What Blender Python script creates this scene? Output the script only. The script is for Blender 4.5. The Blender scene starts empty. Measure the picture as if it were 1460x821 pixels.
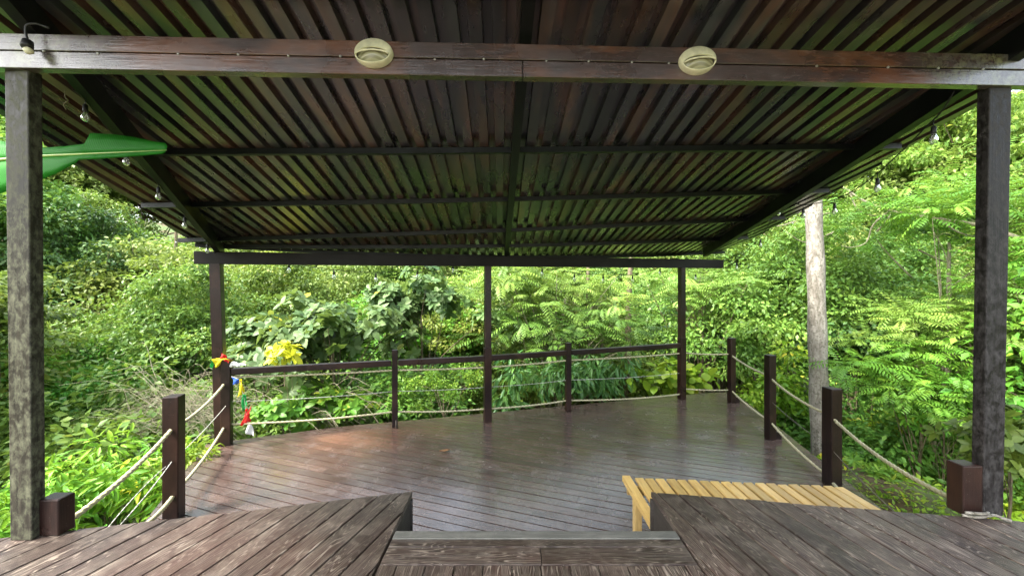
import bpy, bmesh, math, random
import numpy as np
from mathutils import Vector, Matrix
random.seed(7); rng = np.random.default_rng(11)
SC = bpy.context.scene; COL = SC.collection
F = 560.0; CX = 730.0; CY = 410.0; EYE = 2.1

# ---------------------------------------------------------------- helpers
def at(u, v, d):
    """photo direction (u,v) at a real distance d metres ahead of the camera -> world point"""
    return Vector(((u-CX)/F*d, d, EYE+(CY-v)/F*d))
def gx(u, d): return (u-CX)/F*d

def tag(o, label=None, cat=None, group=None, kind=None):
    if label: o['label'] = label
    if cat: o['category'] = cat
    if group: o['group'] = group
    if kind: o['kind'] = kind
    return o
def empty(name, loc=(0,0,0), rz=0):
    o = bpy.data.objects.new(name, None); COL.objects.link(o)
    o.location = loc; o.rotation_euler = (0,0,rz); o.empty_display_size = .2
    return o
def thing(name, label, cat, loc=(0,0,0), group=None, rz=0):
    return tag(empty(name, loc, rz), label, cat, group)
def link(name, me, mat, parent=None, world=True):
    """link a mesh; if its coordinates are world coordinates shift them to the parent's frame"""
    o = bpy.data.objects.new(name, me); COL.objects.link(o)
    if mat and not me.materials: me.materials.append(mat)
    if parent:
        o.parent = parent
        if world:
            root = parent; off = Vector((0,0,0))
            while root: off += root.location; root = root.parent
            me.transform(Matrix.Translation(-off))
    return o
def copy_tree(o, parent=None):
    c = o.copy(); COL.objects.link(c)
    if parent: c.parent = parent
    for ch in list(o.children): copy_tree(ch, c)
    return c

class MB:
    def __init__(s): s.v=[]; s.f=[]; s.uv=[]; s.tone=[]
    def quadset(s, vs, fs, uvs, tone):
        b=len(s.v); s.v+=[tuple(p) for p in vs]
        for f,u in zip(fs,uvs):
            s.f.append([i+b for i in f]); s.uv.append(u); s.tone.append(tone)
    def bar(s, p0, p1, w, h, up=(0,0,1), tone=None, taper=1.0):
        """box from p0 to p1, w across, h along up, centred"""
        p0=Vector(p0); p1=Vector(p1); a=(p1-p0); L=a.length; a.normalize()
        up=Vector(up); side=a.cross(up)
        if side.length<1e-4: side=a.cross(Vector((0,1,0)))
        side.normalize(); up=side.cross(a); up.normalize()
        tone=random.random() if tone is None else tone
        ou=random.random()*7; ov=random.random()*7
        vs=[]
        for (P,k) in ((p0,1.0),(p1,taper)):
            for sx,sz in ((-1,-1),(1,-1),(1,1),(-1,1)):
                vs.append(P+side*(sx*w/2*k)+up*(sz*h/2*k))
        fs=[(0,1,2,3),(7,6,5,4)]; uvs=[[(ou+x*.2,ov+y) for x,y in ((0,0),(0,w),(.1,w),(.1,0))]]*2
        for i in range(4):
            j=(i+1)%4; ww=w if i%2==0 else h
            fs.append((i,i+4,j+4,j)); o=ov+i*.31
            uvs.append([(ou,o),(ou+L,o),(ou+L,o+ww),(ou,o+ww)])
        s.quadset(vs,fs,uvs,tone)
    def box(s, c, dx, dy, dz, rz=0, tone=None):
        c=Vector(c); s.bar(c-Vector((0,0,dz/2)), c+Vector((0,0,dz/2)), dx, dy, up=(-math.sin(rz),math.cos(rz),0), tone=tone)
    def prism(s, poly, z1, z0, dirv, tone=None, zf=None):
        """vertical prism over a plan polygon; uv follows dirv"""
        tone=random.random() if tone is None else tone
        dx,dy=dirv; ou=random.random()*9; ov=random.random()*9
        n=len(poly); top=[(x,y,z1) for x,y in poly]; bot=[(x,y,z0) for x,y in poly]
        U=[(ou+x*dx+y*dy, ov-x*dy+y*dx) for x,y in poly]
        fs=[list(range(n)), list(range(2*n-1,n-1,-1))]; uvs=[U, U[::-1]]
        for i in range(n):
            j=(i+1)%n; fs.append([i,i+n,j+n,j]); uvs.append([U[i],(U[i][0],U[i][1]+.03),(U[j][0],U[j][1]+.03),U[j]])
        s.quadset(top+bot, fs, uvs, tone)
    def build(s, name, mat, parent=None, bevel=0, smooth=False):
        me=bpy.data.meshes.new(name); me.from_pydata(s.v,[],s.f); me.update()
        ul=me.uv_layers.new(name='UVMap'); at_=me.attributes.new('tone','FLOAT','FACE')
        at_.data.foreach_set('value',[float(t) for t in s.tone])
        k=0; flat=[]
        for u in s.uv:
            for q in u: flat+= [q[0],q[1]]
        ul.data.foreach_set('uv',flat)
        bm=bmesh.new(); bm.from_mesh(me); bmesh.ops.recalc_face_normals(bm, faces=bm.faces); bm.to_mesh(me); bm.free()
        o=link(name, me, mat, parent)
        if bevel:
            m=o.modifiers.new('Bevel','BEVEL'); m.width=bevel; m.segments=2; m.limit_method='ANGLE'
        if smooth:
            for p in me.polygons: p.use_smooth=True
        return o

def tube_geo(pts, rads, n=8, twist=0, lobe=0):
    pts=[Vector(p) for p in pts]; vs=[]; fs=[]
    ref=None
    for i,p in enumerate(pts):
        a=(pts[min(i+1,len(pts)-1)]-pts[max(i-1,0)])
        if a.length<1e-9: a=Vector((0,0,1))
        a.normalize()
        if ref is None:
            ref=a.orthogonal().normalized()
        else:
            ref=(ref-a*ref.dot(a))
            ref = ref.normalized() if ref.length>1e-6 else a.orthogonal().normalized()
        b=a.cross(ref)
        for k in range(n):
            t=2*math.pi*k/n+twist*i
            vs.append(p+(ref*math.cos(t)+b*math.sin(t))*rads[i]*(1+lobe*math.cos(6*math.pi*k/n)))
    for i in range(len(pts)-1):
        for k in range(n):
            k2=(k+1)%n; fs.append((i*n+k,i*n+k2,(i+1)*n+k2,(i+1)*n+k))
    fs.append(tuple(range(n))[::-1]); fs.append(tuple(range((len(pts)-1)*n,len(pts)*n)))
    return vs,fs
class TB:
    def __init__(s): s.v=[]; s.f=[]
    def tube(s, pts, rads, n=8, twist=0, lobe=0):
        if not hasattr(rads,'__len__'): rads=[rads]*len(pts)
        vs,fs=tube_geo(pts,rads,n,twist,lobe); b=len(s.v)
        s.v+=[tuple(v) for v in vs]; s.f+=[tuple(i+b for i in f) for f in fs]
    def raw(s, vs, fs):
        b=len(s.v); s.v+=[tuple(v) for v in vs]; s.f+=[tuple(i+b for i in f) for f in fs]
    def lathe(s, prof, c, n=16, axis=(0,0,1)):
        A=Vector(axis).normalized(); R=A.orthogonal().normalized(); B=A.cross(R); c=Vector(c)
        vs=[]; fs=[]
        for (r,h) in prof:
            for k in range(n):
                t=2*math.pi*k/n; vs.append(c+A*h+(R*math.cos(t)+B*math.sin(t))*max(r,1e-4))
        for i in range(len(prof)-1):
            for k in range(n): k2=(k+1)%n; fs.append((i*n+k,i*n+k2,(i+1)*n+k2,(i+1)*n+k))
        fs.append(tuple(range(n))[::-1]); fs.append(tuple(range((len(prof)-1)*n,len(prof)*n)))
        s.raw(vs,fs)
    def mesh(s, name, smooth=True):
        me=bpy.data.meshes.new(name); me.from_pydata(s.v,[],s.f); me.update()
        if smooth:
            for p in me.polygons: p.use_smooth=True
        return me
    def build(s, name, mat, parent=None, smooth=True, world=True):
        return link(name, s.mesh(name,smooth), mat, parent, world)
def smoothpath(pts, m=6):
    P=[Vector(p) for p in pts]; out=[]
    P=[P[0]*2-P[1]]+P+[P[-1]*2-P[-2]]
    for i in range(1,len(P)-2):
        a,b,c,d=P[i-1:i+3]
        for k in range(m):
            t=k/m; out.append(.5*((2*b)+(c-a)*t+(2*a-5*b+4*c-d)*t*t+(3*b-a-3*c+d)*t**3))
    out.append(P[-2]); return out

# ---------------------------------------------------------------- materials
class NT:
    def __init__(s, name):
        s.m=bpy.data.materials.new(name); s.m.use_nodes=True; s.t=s.m.node_tree; s.n=s.t.nodes; s.n.clear()
        s.out=s.n.new('ShaderNodeOutputMaterial'); s.p=s.n.new('ShaderNodeBsdfPrincipled'); s.l(s.p.outputs[0],s.out.inputs['Surface'])
    def l(s,a,b): s.t.links.new(a,b)
    def coord(s,k='Object'): return s.n.new('ShaderNodeTexCoord').outputs[k]
    def attr(s,k):
        a=s.n.new('ShaderNodeAttribute'); a.attribute_name=k; return a.outputs['Fac']
    def mapp(s,v,sc=(1,1,1),loc=(0,0,0)):
        m=s.n.new('ShaderNodeMapping'); m.inputs['Scale'].default_value=sc; m.inputs['Location'].default_value=loc; s.l(v,m.inputs['Vector']); return m.outputs[0]
    def noise(s,v,scale=5,detail=6,rough=.55,dist=0,w=None):
        m=s.n.new('ShaderNodeTexNoise'); m.inputs['Scale'].default_value=scale; m.inputs['Detail'].default_value=detail
        m.inputs['Roughness'].default_value=rough; m.inputs['Distortion'].default_value=dist; s.l(v,m.inputs['Vector']); return m.outputs['Fac']
    def ramp(s,f,stops,interp='LINEAR'):
        r=s.n.new('ShaderNodeValToRGB'); r.color_ramp.interpolation=interp; e=r.color_ramp.elements
        while len(e)<len(stops): e.new(.5)
        for i,(p,c) in enumerate(stops):
            e[i].position=p; c=c if hasattr(c,'__len__') else (c,c,c); e[i].color=(*c[:3],1)
        s.l(f,r.inputs[0]); return r.outputs[0]
    def math(s,op,a,b=None,c=None):
        m=s.n.new('ShaderNodeMath'); m.operation=op
        for i,x in enumerate((a,b,c)):
            if x is None: continue
            if isinstance(x,(int,float)): m.inputs[i].default_value=x
            else: s.l(x,m.inputs[i])
        return m.outputs[0]
    def mix(s,f,a,b,mode='MIX'):
        m=s.n.new('ShaderNodeMix'); m.data_type='RGBA'; m.blend_type=mode
        for sock,x in ((m.inputs[0],f),(m.inputs[6],a),(m.inputs[7],b)):
            if isinstance(x,(int,float)): sock.default_value=x
            elif isinstance(x,tuple): sock.default_value=(*x[:3],1)
            else: s.l(x,sock)
        return m.outputs[2]
    def bump(s,h,st=.3,dist=.01,chain=None):
        b=s.n.new('ShaderNodeBump'); b.inputs['Strength'].default_value=st; b.inputs['Distance'].default_value=dist; s.l(h,b.inputs['Height'])
        if chain: s.l(chain,b.inputs['Normal'])
        return b.outputs[0]
    def set(s,**k):
        for a,v in k.items():
            i=s.p.inputs[a.replace('_',' ')]
            if hasattr(v,'links') or hasattr(v,'is_linked'): s.l(v,i)
            elif isinstance(v,tuple): i.default_value=(*v[:3],1)
            else: i.default_value=v
        return s.m
def plain(name,c,rough=.5,metal=0,**k):
    n=NT(name); v=n.coord(); f=n.noise(v,18,5)
    col=n.mix(n.ramp(f,[(.35,0),(.7,1)]),tuple(x*.75 for x in c),tuple(min(1,x*1.12) for x in c))
    n.set(Base_Color=col,Roughness=rough,Metallic=metal,Normal=n.bump(f,.15,.003)); 
    for a,b in k.items(): n.p.inputs[a.replace('_',' ')].default_value=b
    return n.m

def wood(name, dark, mid, light, grain=.5, rough=(.35,.6), tonev=.5, bump=.35, patches=None, specks=0, sc=1.0, gsc=95,lines=0,spec=.5):
    n=NT(name); uv=n.coord('UV'); ob=n.coord('Object'); tone=n.attr('tone')
    w=n.mapp(uv,(2.2*sc,gsc*.42*sc,1)); g=n.noise(w,1.6,7,.62,1.2)
    w2=n.mapp(uv,(1.1*sc,gsc*sc,1)); g2=n.noise(w2,2.0,5,.6,2.2)
    base=n.mix(n.ramp(g,[(.3,0),(.7,1)]),dark,mid)
    col=n.mix(n.math('MULTIPLY',n.ramp(g2,[(.55,0),(.68,1)]),grain),base,light)
    big=n.noise(n.mapp(ob,(1,1,1)),1.1,5,.6,.6)
    if patches:
        pc,amt=patches[:2]; pm=n.ramp(big,[(.46,0),(.64,1)])
        if len(patches)>2:   # a worn stain with a place of its own on the boards
            vm=n.n.new('ShaderNodeVectorMath'); vm.operation='DISTANCE'; n.l(n.mapp(ob,(1,1.15,1)),vm.inputs[0]); vm.inputs[1].default_value=patches[2]
            pm=n.math('ADD',n.math('MULTIPLY',pm,.16),n.ramp(n.math('ADD',n.math('DIVIDE',vm.outputs['Value'],2.3),n.math('MULTIPLY',n.math('SUBTRACT',big,.5),1.3)),[(.08,1),(.42,0)]))
        col=n.mix(n.math('MULTIPLY',pm,amt),col,pc)
    if lines:
        lf=n.noise(n.mapp(uv,(1.3,15,1)),1.0,2,.4,.25); ls=n.math('SINE',n.math('MULTIPLY',lf,150.0)); lm=n.ramp(ls,[(.6,0),(.97,1)])
        fade=n.ramp(n.noise(ob,2.3,4,.6),[(.36,.15),(.62,1)]); lm=n.math('MULTIPLY',n.math('MULTIPLY',lm,fade),lines); col=n.mix(lm,col,light)
    tv=n.math('MULTIPLY_ADD',tone,tonev,1-tonev/2)
    hs=n.n.new('ShaderNodeHueSaturation'); n.l(col,hs.inputs['Color']); n.l(tv,hs.inputs['Value']); col=hs.outputs[0]
    fine=n.noise(ob,30,4,.6); dirt=n.noise(ob,6,6,.7,.5)
    col=n.mix(n.math('MULTIPLY',n.ramp(dirt,[(.5,0),(.75,1)]),.35),col,light)
    if specks:
        v=n.n.new('ShaderNodeTexVoronoi'); v.inputs['Scale'].default_value=55; n.l(ob,v.inputs['Vector'])
        sp=n.ramp(v.outputs['Distance'],[(.05,1),(.12,0)])
        sp=n.math('MULTIPLY',sp,n.ramp(n.noise(ob,9,3),[(.5,0),(.62,1)]))
        col=n.mix(n.math('MULTIPLY',sp,specks),col,(.5,.48,.42))
    r=n.ramp(n.noise(ob,3.1,5,.6),[(.3,rough[0]),(.7,rough[1])])
    h=n.math('ADD',n.math('MULTIPLY',g2,.7),n.math('MULTIPLY',fine,.3))
    n.p.inputs['Specular IOR Level'].default_value=spec
    if lines: h=n.math('ADD',h,n.math('MULTIPLY',lm,.6))
    return n.set(Base_Color=col,Roughness=r,Normal=n.bump(h,bump,.004))

M={}
M['deck']=wood('stained_deck_wood',(.042,.026,.020),(.086,.053,.042),(.21,.18,.165),.4,(.15,.30),.45,.12,((.18,.09,.052),.5,(-1.9,1.1,0)),.6,spec=.9)
M['weathered']=wood('weathered_deck_wood',(.017,.011,.009),(.048,.029,.024),(.27,.225,.18),.4,(.36,.54),.6,.7,((.065,.03,.022),.5),.8,gsc=80,lines=.85)
M['nosing']=wood('mossy_step_edge',(.07,.07,.06),(.13,.13,.115),(.24,.23,.2),.6,(.6,.8),.3,.6,None,.7)
M['darkwood']=wood('dark_frame_wood',(.003,.0022,.002),(.007,.004,.0035),(.02,.012,.01),.25,(.35,.5),.2,.3,spec=.2)
M['redwood']=wood('red_stained_post_wood',(.005,.003,.0026),(.015,.006,.005),(.045,.022,.018),.25,(.25,.45),.3,.4,((.055,.024,.016),.5),.3,spec=.3)
M['bench']=wood('pale_varnished_wood',(.40,.25,.075),(.58,.40,.14),(.32,.17,.05),.45,(.35,.5),.6,.2,((.60,.48,.26),.4),gsc=45)
M['underwood']=wood('deck_skirt_wood',(.02,.016,.013),(.04,.032,.027),(.09,.08,.07),.5,(.6,.8),.3,.5)

def beam_mat():
    n=NT('front_beam_wood'); uv=n.coord('UV'); ob=n.coord('Object')
    g=n.noise(n.mapp(uv,(3,60,1)),1.6,7,.6,1); base=n.mix(n.ramp(g,[(.3,0),(.7,1)]),(.018,.009,.008),(.052,.026,.022))
    pat=n.noise(n.mapp(ob,(.8,1,2)),1.3,4,.6); base=n.mix(n.math('MULTIPLY',n.ramp(pat,[(.5,0),(.62,1)]),.55),base,(.17,.06,.022))
    wear=n.noise(n.mapp(ob,(14,14,60)),1,6,.7,1); base=n.mix(n.math('MULTIPLY',n.ramp(wear,[(.52,0),(.72,1)]),.3),base,(.20,.16,.16))
    sx=n.n.new('ShaderNodeSeparateXYZ'); n.l(ob,sx.inputs[0])
    # moss and lichen grown on both rain-wetted ends of the beam
    e=n.ramp(n.math('DIVIDE',n.math('ABSOLUTE',n.math('SUBTRACT',sx.outputs[0],.1)),3.2),[(.70,0),(.93,1)])
    ms=n.math('MULTIPLY',e,n.ramp(n.noise(ob,30,6,.7),[(.38,0),(.6,1)]))
    col=n.mix(n.math('MULTIPLY',ms,.85),base,n.mix(n.ramp(n.noise(ob,11,4),[(.4,0),(.65,1)]),(.13,.13,.12),(.24,.26,.13)))
    r=n.ramp(n.noise(ob,2.1,4),[(.35,.18),(.65,.36)])
    n.p.inputs['Specular IOR Level'].default_value=.9; n.p.inputs['Coat Weight'].default_value=.3; n.p.inputs['Coat Roughness'].default_value=.2
    return n.set(Base_Color=col,Roughness=r,Normal=n.bump(g,.3,.003))
M['beam']=beam_mat()
def post_mat(name,a,b,moss):
    n=NT(name); ob=n.coord('Object')
    f=n.noise(n.mapp(ob,(1,1,.6)),30,8,.75,.3); g=n.noise(n.mapp(ob,(40,40,1.5)),1.5,5,.6)
    col=n.mix(n.ramp(g,[(.3,0),(.7,1)]),a,b)
    col=n.mix(n.ramp(f,[(.44,0),(.66,.8)]),col,moss)
    n.p.inputs['Specular IOR Level'].default_value=.2
    return n.set(Base_Color=col,Roughness=n.ramp(f,[(.4,.4),(.6,.75)]),Normal=n.bump(n.math('ADD',f,g),.4,.004))
M['post_moss']=post_mat('lichen_covered_post',(.011,.010,.008),(.034,.030,.022),(.12,.125,.08))
M['post_worn']=post_mat('worn_black_post',(.006,.005,.005),(.018,.015,.015),(.065,.06,.058))

def roof_mat():
    n=NT('painted_roof_sheet'); ob=n.coord('Object'); tone=n.attr('tone')
    f=n.noise(n.mapp(ob,(4,1.0,1)),1.3,3,.5,.5)
    col=n.mix(n.ramp(f,[(.42,0),(.62,1)]),(.022,.021,.024),(.095,.048,.032))
    f2=n.noise(n.mapp(ob,(9,.8,1),(3,8,0)),1.2,4,.6)
    col=n.mix(n.ramp(f2,[(.45,0),(.68,.6)]),col,(.045,.05,.055))
    hs=n.n.new('ShaderNodeHueSaturation'); n.l(col,hs.inputs['Color']); n.l(n.math('MULTIPLY_ADD',tone,.8,.6),hs.inputs['Value'])
    r=n.ramp(n.noise(n.mapp(ob,(1,.4,1)),6,4),[(.3,.22),(.7,.38)]); n.p.inputs['Coat Weight'].default_value=.2; n.p.inputs['Coat Roughness'].default_value=.22
    return n.set(Base_Color=hs.outputs[0],Roughness=r,Specular_IOR_Level=.95,Normal=n.bump(n.noise(n.mapp(ob,(1,.5,1)),5,2),.05,.01))
M['roof']=roof_mat()
M['frame']=wood('dark_rafter_wood',(.002,.0025,.003),(.006,.007,.007),(.015,.016,.015),.3,(.35,.5),.2,.2,spec=.3)
M['cream']=plain('aged_cream_enamel',(.76,.72,.50),.38)
def lens_mat():
    n=NT('ribbed_lamp_glass'); ob=n.coord()
    w=n.n.new('ShaderNodeTexWave'); w.wave_type='RINGS'; w.inputs['Scale'].default_value=22; w.inputs['Distortion'].default_value=.6; n.l(n.mapp(ob,(.6,1,1)),w.inputs['Vector'])
    col=n.mix(n.ramp(w.outputs['Fac'],[(.2,0),(.8,1)]),(.19,.175,.10),(.30,.28,.17))
    return n.set(Base_Color=col,Roughness=.22,Normal=n.bump(w.outputs['Fac'],.4,.002))
M['lens']=lens_mat()
M['black']=plain('black_rubber',(.012,.012,.013),.5)
M['steel']=plain('dull_screw_steel',(.45,.44,.42),.4,.9)
def glass_mat():
    n=NT('clear_bulb_glass'); n.p.inputs['Base Color'].default_value=(.95,.97,.95,1); n.p.inputs['Roughness'].default_value=.04
    n.p.inputs['Transmission Weight'].default_value=.9; n.p.inputs['IOR'].default_value=1.3; return n.m
M['glass']=glass_mat()
def rope_mat():
    n=NT('twisted_rope'); ob=n.coord()
    w=n.noise(n.mapp(ob,(1,1,1)),90,4,.7); b=n.noise(ob,3,4)
    col=n.mix(n.ramp(w,[(.3,0),(.7,1)]),(.28,.25,.14),(.52,.48,.31)); col=n.mix(n.ramp(b,[(.45,0),(.7,.5)]),col,(.34,.35,.2))
    return n.set(Base_Color=col,Roughness=.85,Normal=n.bump(w,.5,.004))
M['rope']=rope_mat()
M['cord']=plain('thin_grey_cord',(.42,.42,.37),.7)
M['wire']=plain('rusty_thin_wire',(.12,.10,.08),.6)
def cloth(name,c):
    n=NT(name); v=n.coord(); f=n.noise(v,60,4)
    n.set(Base_Color=n.mix(f,tuple(x*.8 for x in c),c),Roughness=.8)
    t=n.n.new('ShaderNodeBsdfTranslucent'); t.inputs[0].default_value=(*c,1); mx=n.n.new('ShaderNodeMixShader'); mx.inputs[0].default_value=.35
    n.l(n.p.outputs[0],mx.inputs[1]); n.l(t.outputs[0],mx.inputs[2]); n.l(mx.outputs[0],n.out.inputs['Surface']); return n.m
for k,c in dict(blue=(.04,.13,.62),yellow=(.8,.68,.02),green=(.03,.42,.10),red=(.72,.03,.025),white=(.72,.73,.74)).items(): M['f_'+k]=cloth(k+'_flag_cloth',c)

def leafmat(name, c0, c1, c2, trans=.35, rough=.42, yel=None):
    """c0..c2: colour spread from leaf to leaf (own colour of each leaf)"""
    n=NT(name); tone=n.attr('tone'); oi=n.n.new('ShaderNodeObjectInfo')
    col=n.ramp(tone,[(0,c0),(.5,c1),(.93,c2),(.97,yel or c2)])
    hs=n.n.new('ShaderNodeHueSaturation'); n.l(col,hs.inputs['Color'])
    n.l(n.math('MULTIPLY_ADD',oi.outputs['Random'],.05,.475),hs.inputs['Hue']); n.l(n.math('MULTIPLY_ADD',oi.outputs['Random'],.4,.8),hs.inputs['Value'])
    n.l(hs.outputs[0],n.p.inputs['Base Color']); n.p.inputs['Roughness'].default_value=rough; n.p.inputs['Specular IOR Level'].default_value=.33
    t=n.n.new('ShaderNodeBsdfTranslucent'); g=n.mix(.5,hs.outputs[0],(.22,.31,.04)); n.l(g,t.inputs[0])
    mx=n.n.new('ShaderNodeMixShader'); mx.inputs[0].default_value=trans
    n.l(n.p.outputs[0],mx.inputs[1]); n.l(t.outputs[0],mx.inputs[2]); n.l(mx.outputs[0],n.out.inputs['Surface']); return n.m
M['l_mid']=leafmat('mid_green_leaves',(.045,.10,.018),(.10,.19,.03),(.19,.29,.045),.35,.45,(.28,.26,.05))
M['l_dark']=leafmat('dark_green_leaves',(.025,.07,.02),(.055,.13,.03),(.11,.20,.04),.25,.4)
M['l_broad']=leafmat('glossy_broad_leaves',(.035,.085,.022),(.08,.14,.04),(.16,.23,.085),.3,.5,(.45,.42,.03))
M['l_pin']=leafmat('yellow_green_leaflets',(.09,.17,.03),(.17,.27,.045),(.30,.38,.07),.4,.42,(.5,.46,.06))
M['l_bright']=leafmat('fresh_bright_leaves',(.055,.16,.018),(.11,.26,.028),(.22,.37,.04),.42,.42,(.45,.5,.05))
M['l_yel']=leafmat('yellow_green_leaves',(.08,.20,.014),(.17,.31,.02),(.30,.40,.03),.4,.42,(.6,.5,.04))
M['l_lemon']=leafmat('lemon_yellow_leaves',(.35,.38,.03),(.55,.50,.03),(.62,.56,.04),.4,.45)
M['l_pale']=leafmat('pale_hill_leaves',(.09,.15,.03),(.18,.26,.055),(.32,.38,.10),.3,.5,(.35,.33,.12))
def barkmat(name,a,b,c,sc=8):
    n=NT(name); ob=n.coord(); f=n.noise(n.mapp(ob,(1,1,.3)),sc,7,.7,.6); g=n.noise(ob,sc*2.3,5,.6)
    col=n.mix(n.ramp(f,[(.35,0),(.65,1)]),a,b); col=n.mix(n.ramp(g,[(.5,0),(.66,1)]),col,c)
    return n.set(Base_Color=col,Roughness=.85,Normal=n.bump(n.math('ADD',f,g),.7,.02))
M['bark']=barkmat('brown_bark',(.07,.05,.03),(.16,.12,.07),(.11,.13,.06))
M['bark_pale']=barkmat('pale_blotched_bark',(.10,.085,.065),(.30,.28,.24),(.08,.075,.05),13)
M['twig']=barkmat('dry_grey_twigs',(.14,.12,.075),(.28,.25,.17),(.16,.17,.09),5)
def ground_mat():
    n=NT('leaf_litter_ground'); ob=n.coord(); f=n.noise(ob,.9,7,.65); g=n.noise(ob,9,6,.7)
    col=n.mix(n.ramp(g,[(.35,0),(.65,1)]),(.04,.026,.013),(.12,.085,.035)); col=n.mix(n.ramp(f,[(.42,0),(.58,1)]),col,(.06,.10,.02))
    return n.set(Base_Color=col,Roughness=.95,Normal=n.bump(g,.8,.05))
M['ground']=ground_mat()
def banana_mat():
    n=NT('banana_leaf_blade'); uv=n.coord('UV'); w=n.n.new('ShaderNodeTexWave'); w.bands_direction='X'; w.inputs['Scale'].default_value=14; w.inputs['Distortion'].default_value=.8; n.l(uv,w.inputs['Vector'])
    col=n.mix(w.outputs['Fac'],(.012,.15,.012),(.028,.23,.015)); n.p.inputs['Specular IOR Level'].default_value=.12; n.set(Base_Color=col,Roughness=.5,Normal=n.bump(w.outputs['Fac'],.35,.004))
    t=n.n.new('ShaderNodeBsdfTranslucent'); t.inputs[0].default_value=(.08,.36,.05,1); mx=n.n.new('ShaderNodeMixShader'); mx.inputs[0].default_value=.35
    n.l(n.p.outputs[0],mx.inputs[1]); n.l(t.outputs[0],mx.inputs[2]); n.l(mx.outputs[0],n.out.inputs['Surface']); return n.m
M['banana']=banana_mat(); M['midrib']=plain('pale_green_midrib',(.30,.42,.10),.4)

# ---------------------------------------------------------------- camera, sky, sun
cam=bpy.data.cameras.new('camera'); co=bpy.data.objects.new('camera',cam); COL.objects.link(co)
co.location=(0,0,EYE); co.rotation_euler=(math.radians(90),0,0); cam.sensor_width=36; cam.lens=F/1460*36; cam.clip_start=.05; cam.clip_end=600
SC.camera=co
SUN_EL=52; SUN_AZ=238      # azimuth measured from +Y towards +X; sun high behind the camera, veiled by thin cloud
w=bpy.data.worlds.new('World'); SC.world=w; w.use_nodes=True; nt=w.node_tree; nt.nodes.clear()
wo=nt.nodes.new('ShaderNodeOutputWorld'); bg=nt.nodes.new('ShaderNodeBackground'); sk=nt.nodes.new('ShaderNodeTexSky')
sk.sky_type='NISHITA'; sk.sun_disc=False; sk.sun_elevation=math.radians(SUN_EL); sk.sun_rotation=math.radians(SUN_AZ+0); sk.air_density=1.4; sk.dust_density=4; sk.ozone_density=1
hs=nt.nodes.new('ShaderNodeHueSaturation'); hs.inputs['Saturation'].default_value=.5
nt.links.new(sk.outputs[0],hs.inputs['Color']); nt.links.new(hs.outputs[0],bg.inputs[0]); bg.inputs[1].default_value=.15; nt.links.new(bg.outputs[0],wo.inputs[0])
sl=bpy.data.lights.new('sun','SUN'); so=bpy.data.objects.new('sun',sl); COL.objects.link(so); so.location=(0,0,30)
sl.energy=1.8; sl.angle=math.radians(12); sl.color=(1,.96,.88)
az=math.radians(SUN_AZ); el=math.radians(SUN_EL)
sd=Vector((math.sin(az)*math.cos(el),math.cos(az)*math.cos(el),math.sin(el)))
so.rotation_euler=sd.to_track_quat('Z','Y').to_euler()
SC.view_settings.view_transform='Standard'; SC.view_settings.look='None'; SC.view_settings.exposure=2.75; SC.view_settings.gamma=1
SC.cycles.max_bounces=7; SC.cycles.transparent_max_bounces=8

# ---------------------------------------------------------------- decks
def clip(poly, conv):
    out=list(poly); n=len(conv)
    A=sum(conv[i][0]*conv[(i+1)%n][1]-conv[(i+1)%n][0]*conv[i][1] for i in range(n)); sg=1 if A>0 else -1
    for i in range(n):
        (ax,ay),(bx,by)=conv[i],conv[(i+1)%n]; inp=out; out=[]
        side=lambda p: sg*((bx-ax)*(p[1]-ay)-(by-ay)*(p[0]-ax))
        for k in range(len(inp)):
            p,q=inp[k],inp[(k+1)%len(inp)]; sp,sq=side(p),side(q)
            if sp>=0: out.append(p)
            if sp*sq<0:
                t=sp/(sp-sq); out.append((p[0]+(q[0]-p[0])*t,p[1]+(q[1]-p[1])*t))
        if len(out)<3: return []
    return out
def boards(mb, poly, ang, pitch, z, gap=.006, th=.032, joint=None, jit=.0015, phase=0):
    dx,dy=math.cos(ang),math.sin(ang); nx,ny=-dy,dx
    ss=[p[0]*nx+p[1]*ny for p in poly]; ts=[p[0]*dx+p[1]*dy for p in poly]
    k=math.floor(min(ss)/pitch)-1
    while k*pitch+phase<max(ss)+pitch:
        s0=k*pitch+phase+gap/2; s1=s0+pitch-gap; t=min(ts)-1-random.random()*2
        while t<max(ts)+1:
            t1=t+(random.uniform(*joint) if joint else 99)
            P=[(t,s0),(t1-.003,s0),(t1-.003,s1),(t,s1)]
            P=[(a*dx+b*nx,a*dy+b*ny) for a,b in P]; P=clip(P,poly)
            if len(P)>2:
                ar=abs(sum(P[i][0]*P[(i+1)%len(P)][1]-P[(i+1)%len(P)][0]*P[i][1] for i in range(len(P))))/2
                if ar>.0008: mb.prism(P, z+random.uniform(-jit,jit), z-th, (dx,dy))
            t=t1
        k+=1
def gd(u,v,z):   # plan point where the sight line (u,v) meets level z
    d=(EYE-z)*F/(v-CY); return ((u-CX)/F*d, d)

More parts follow.
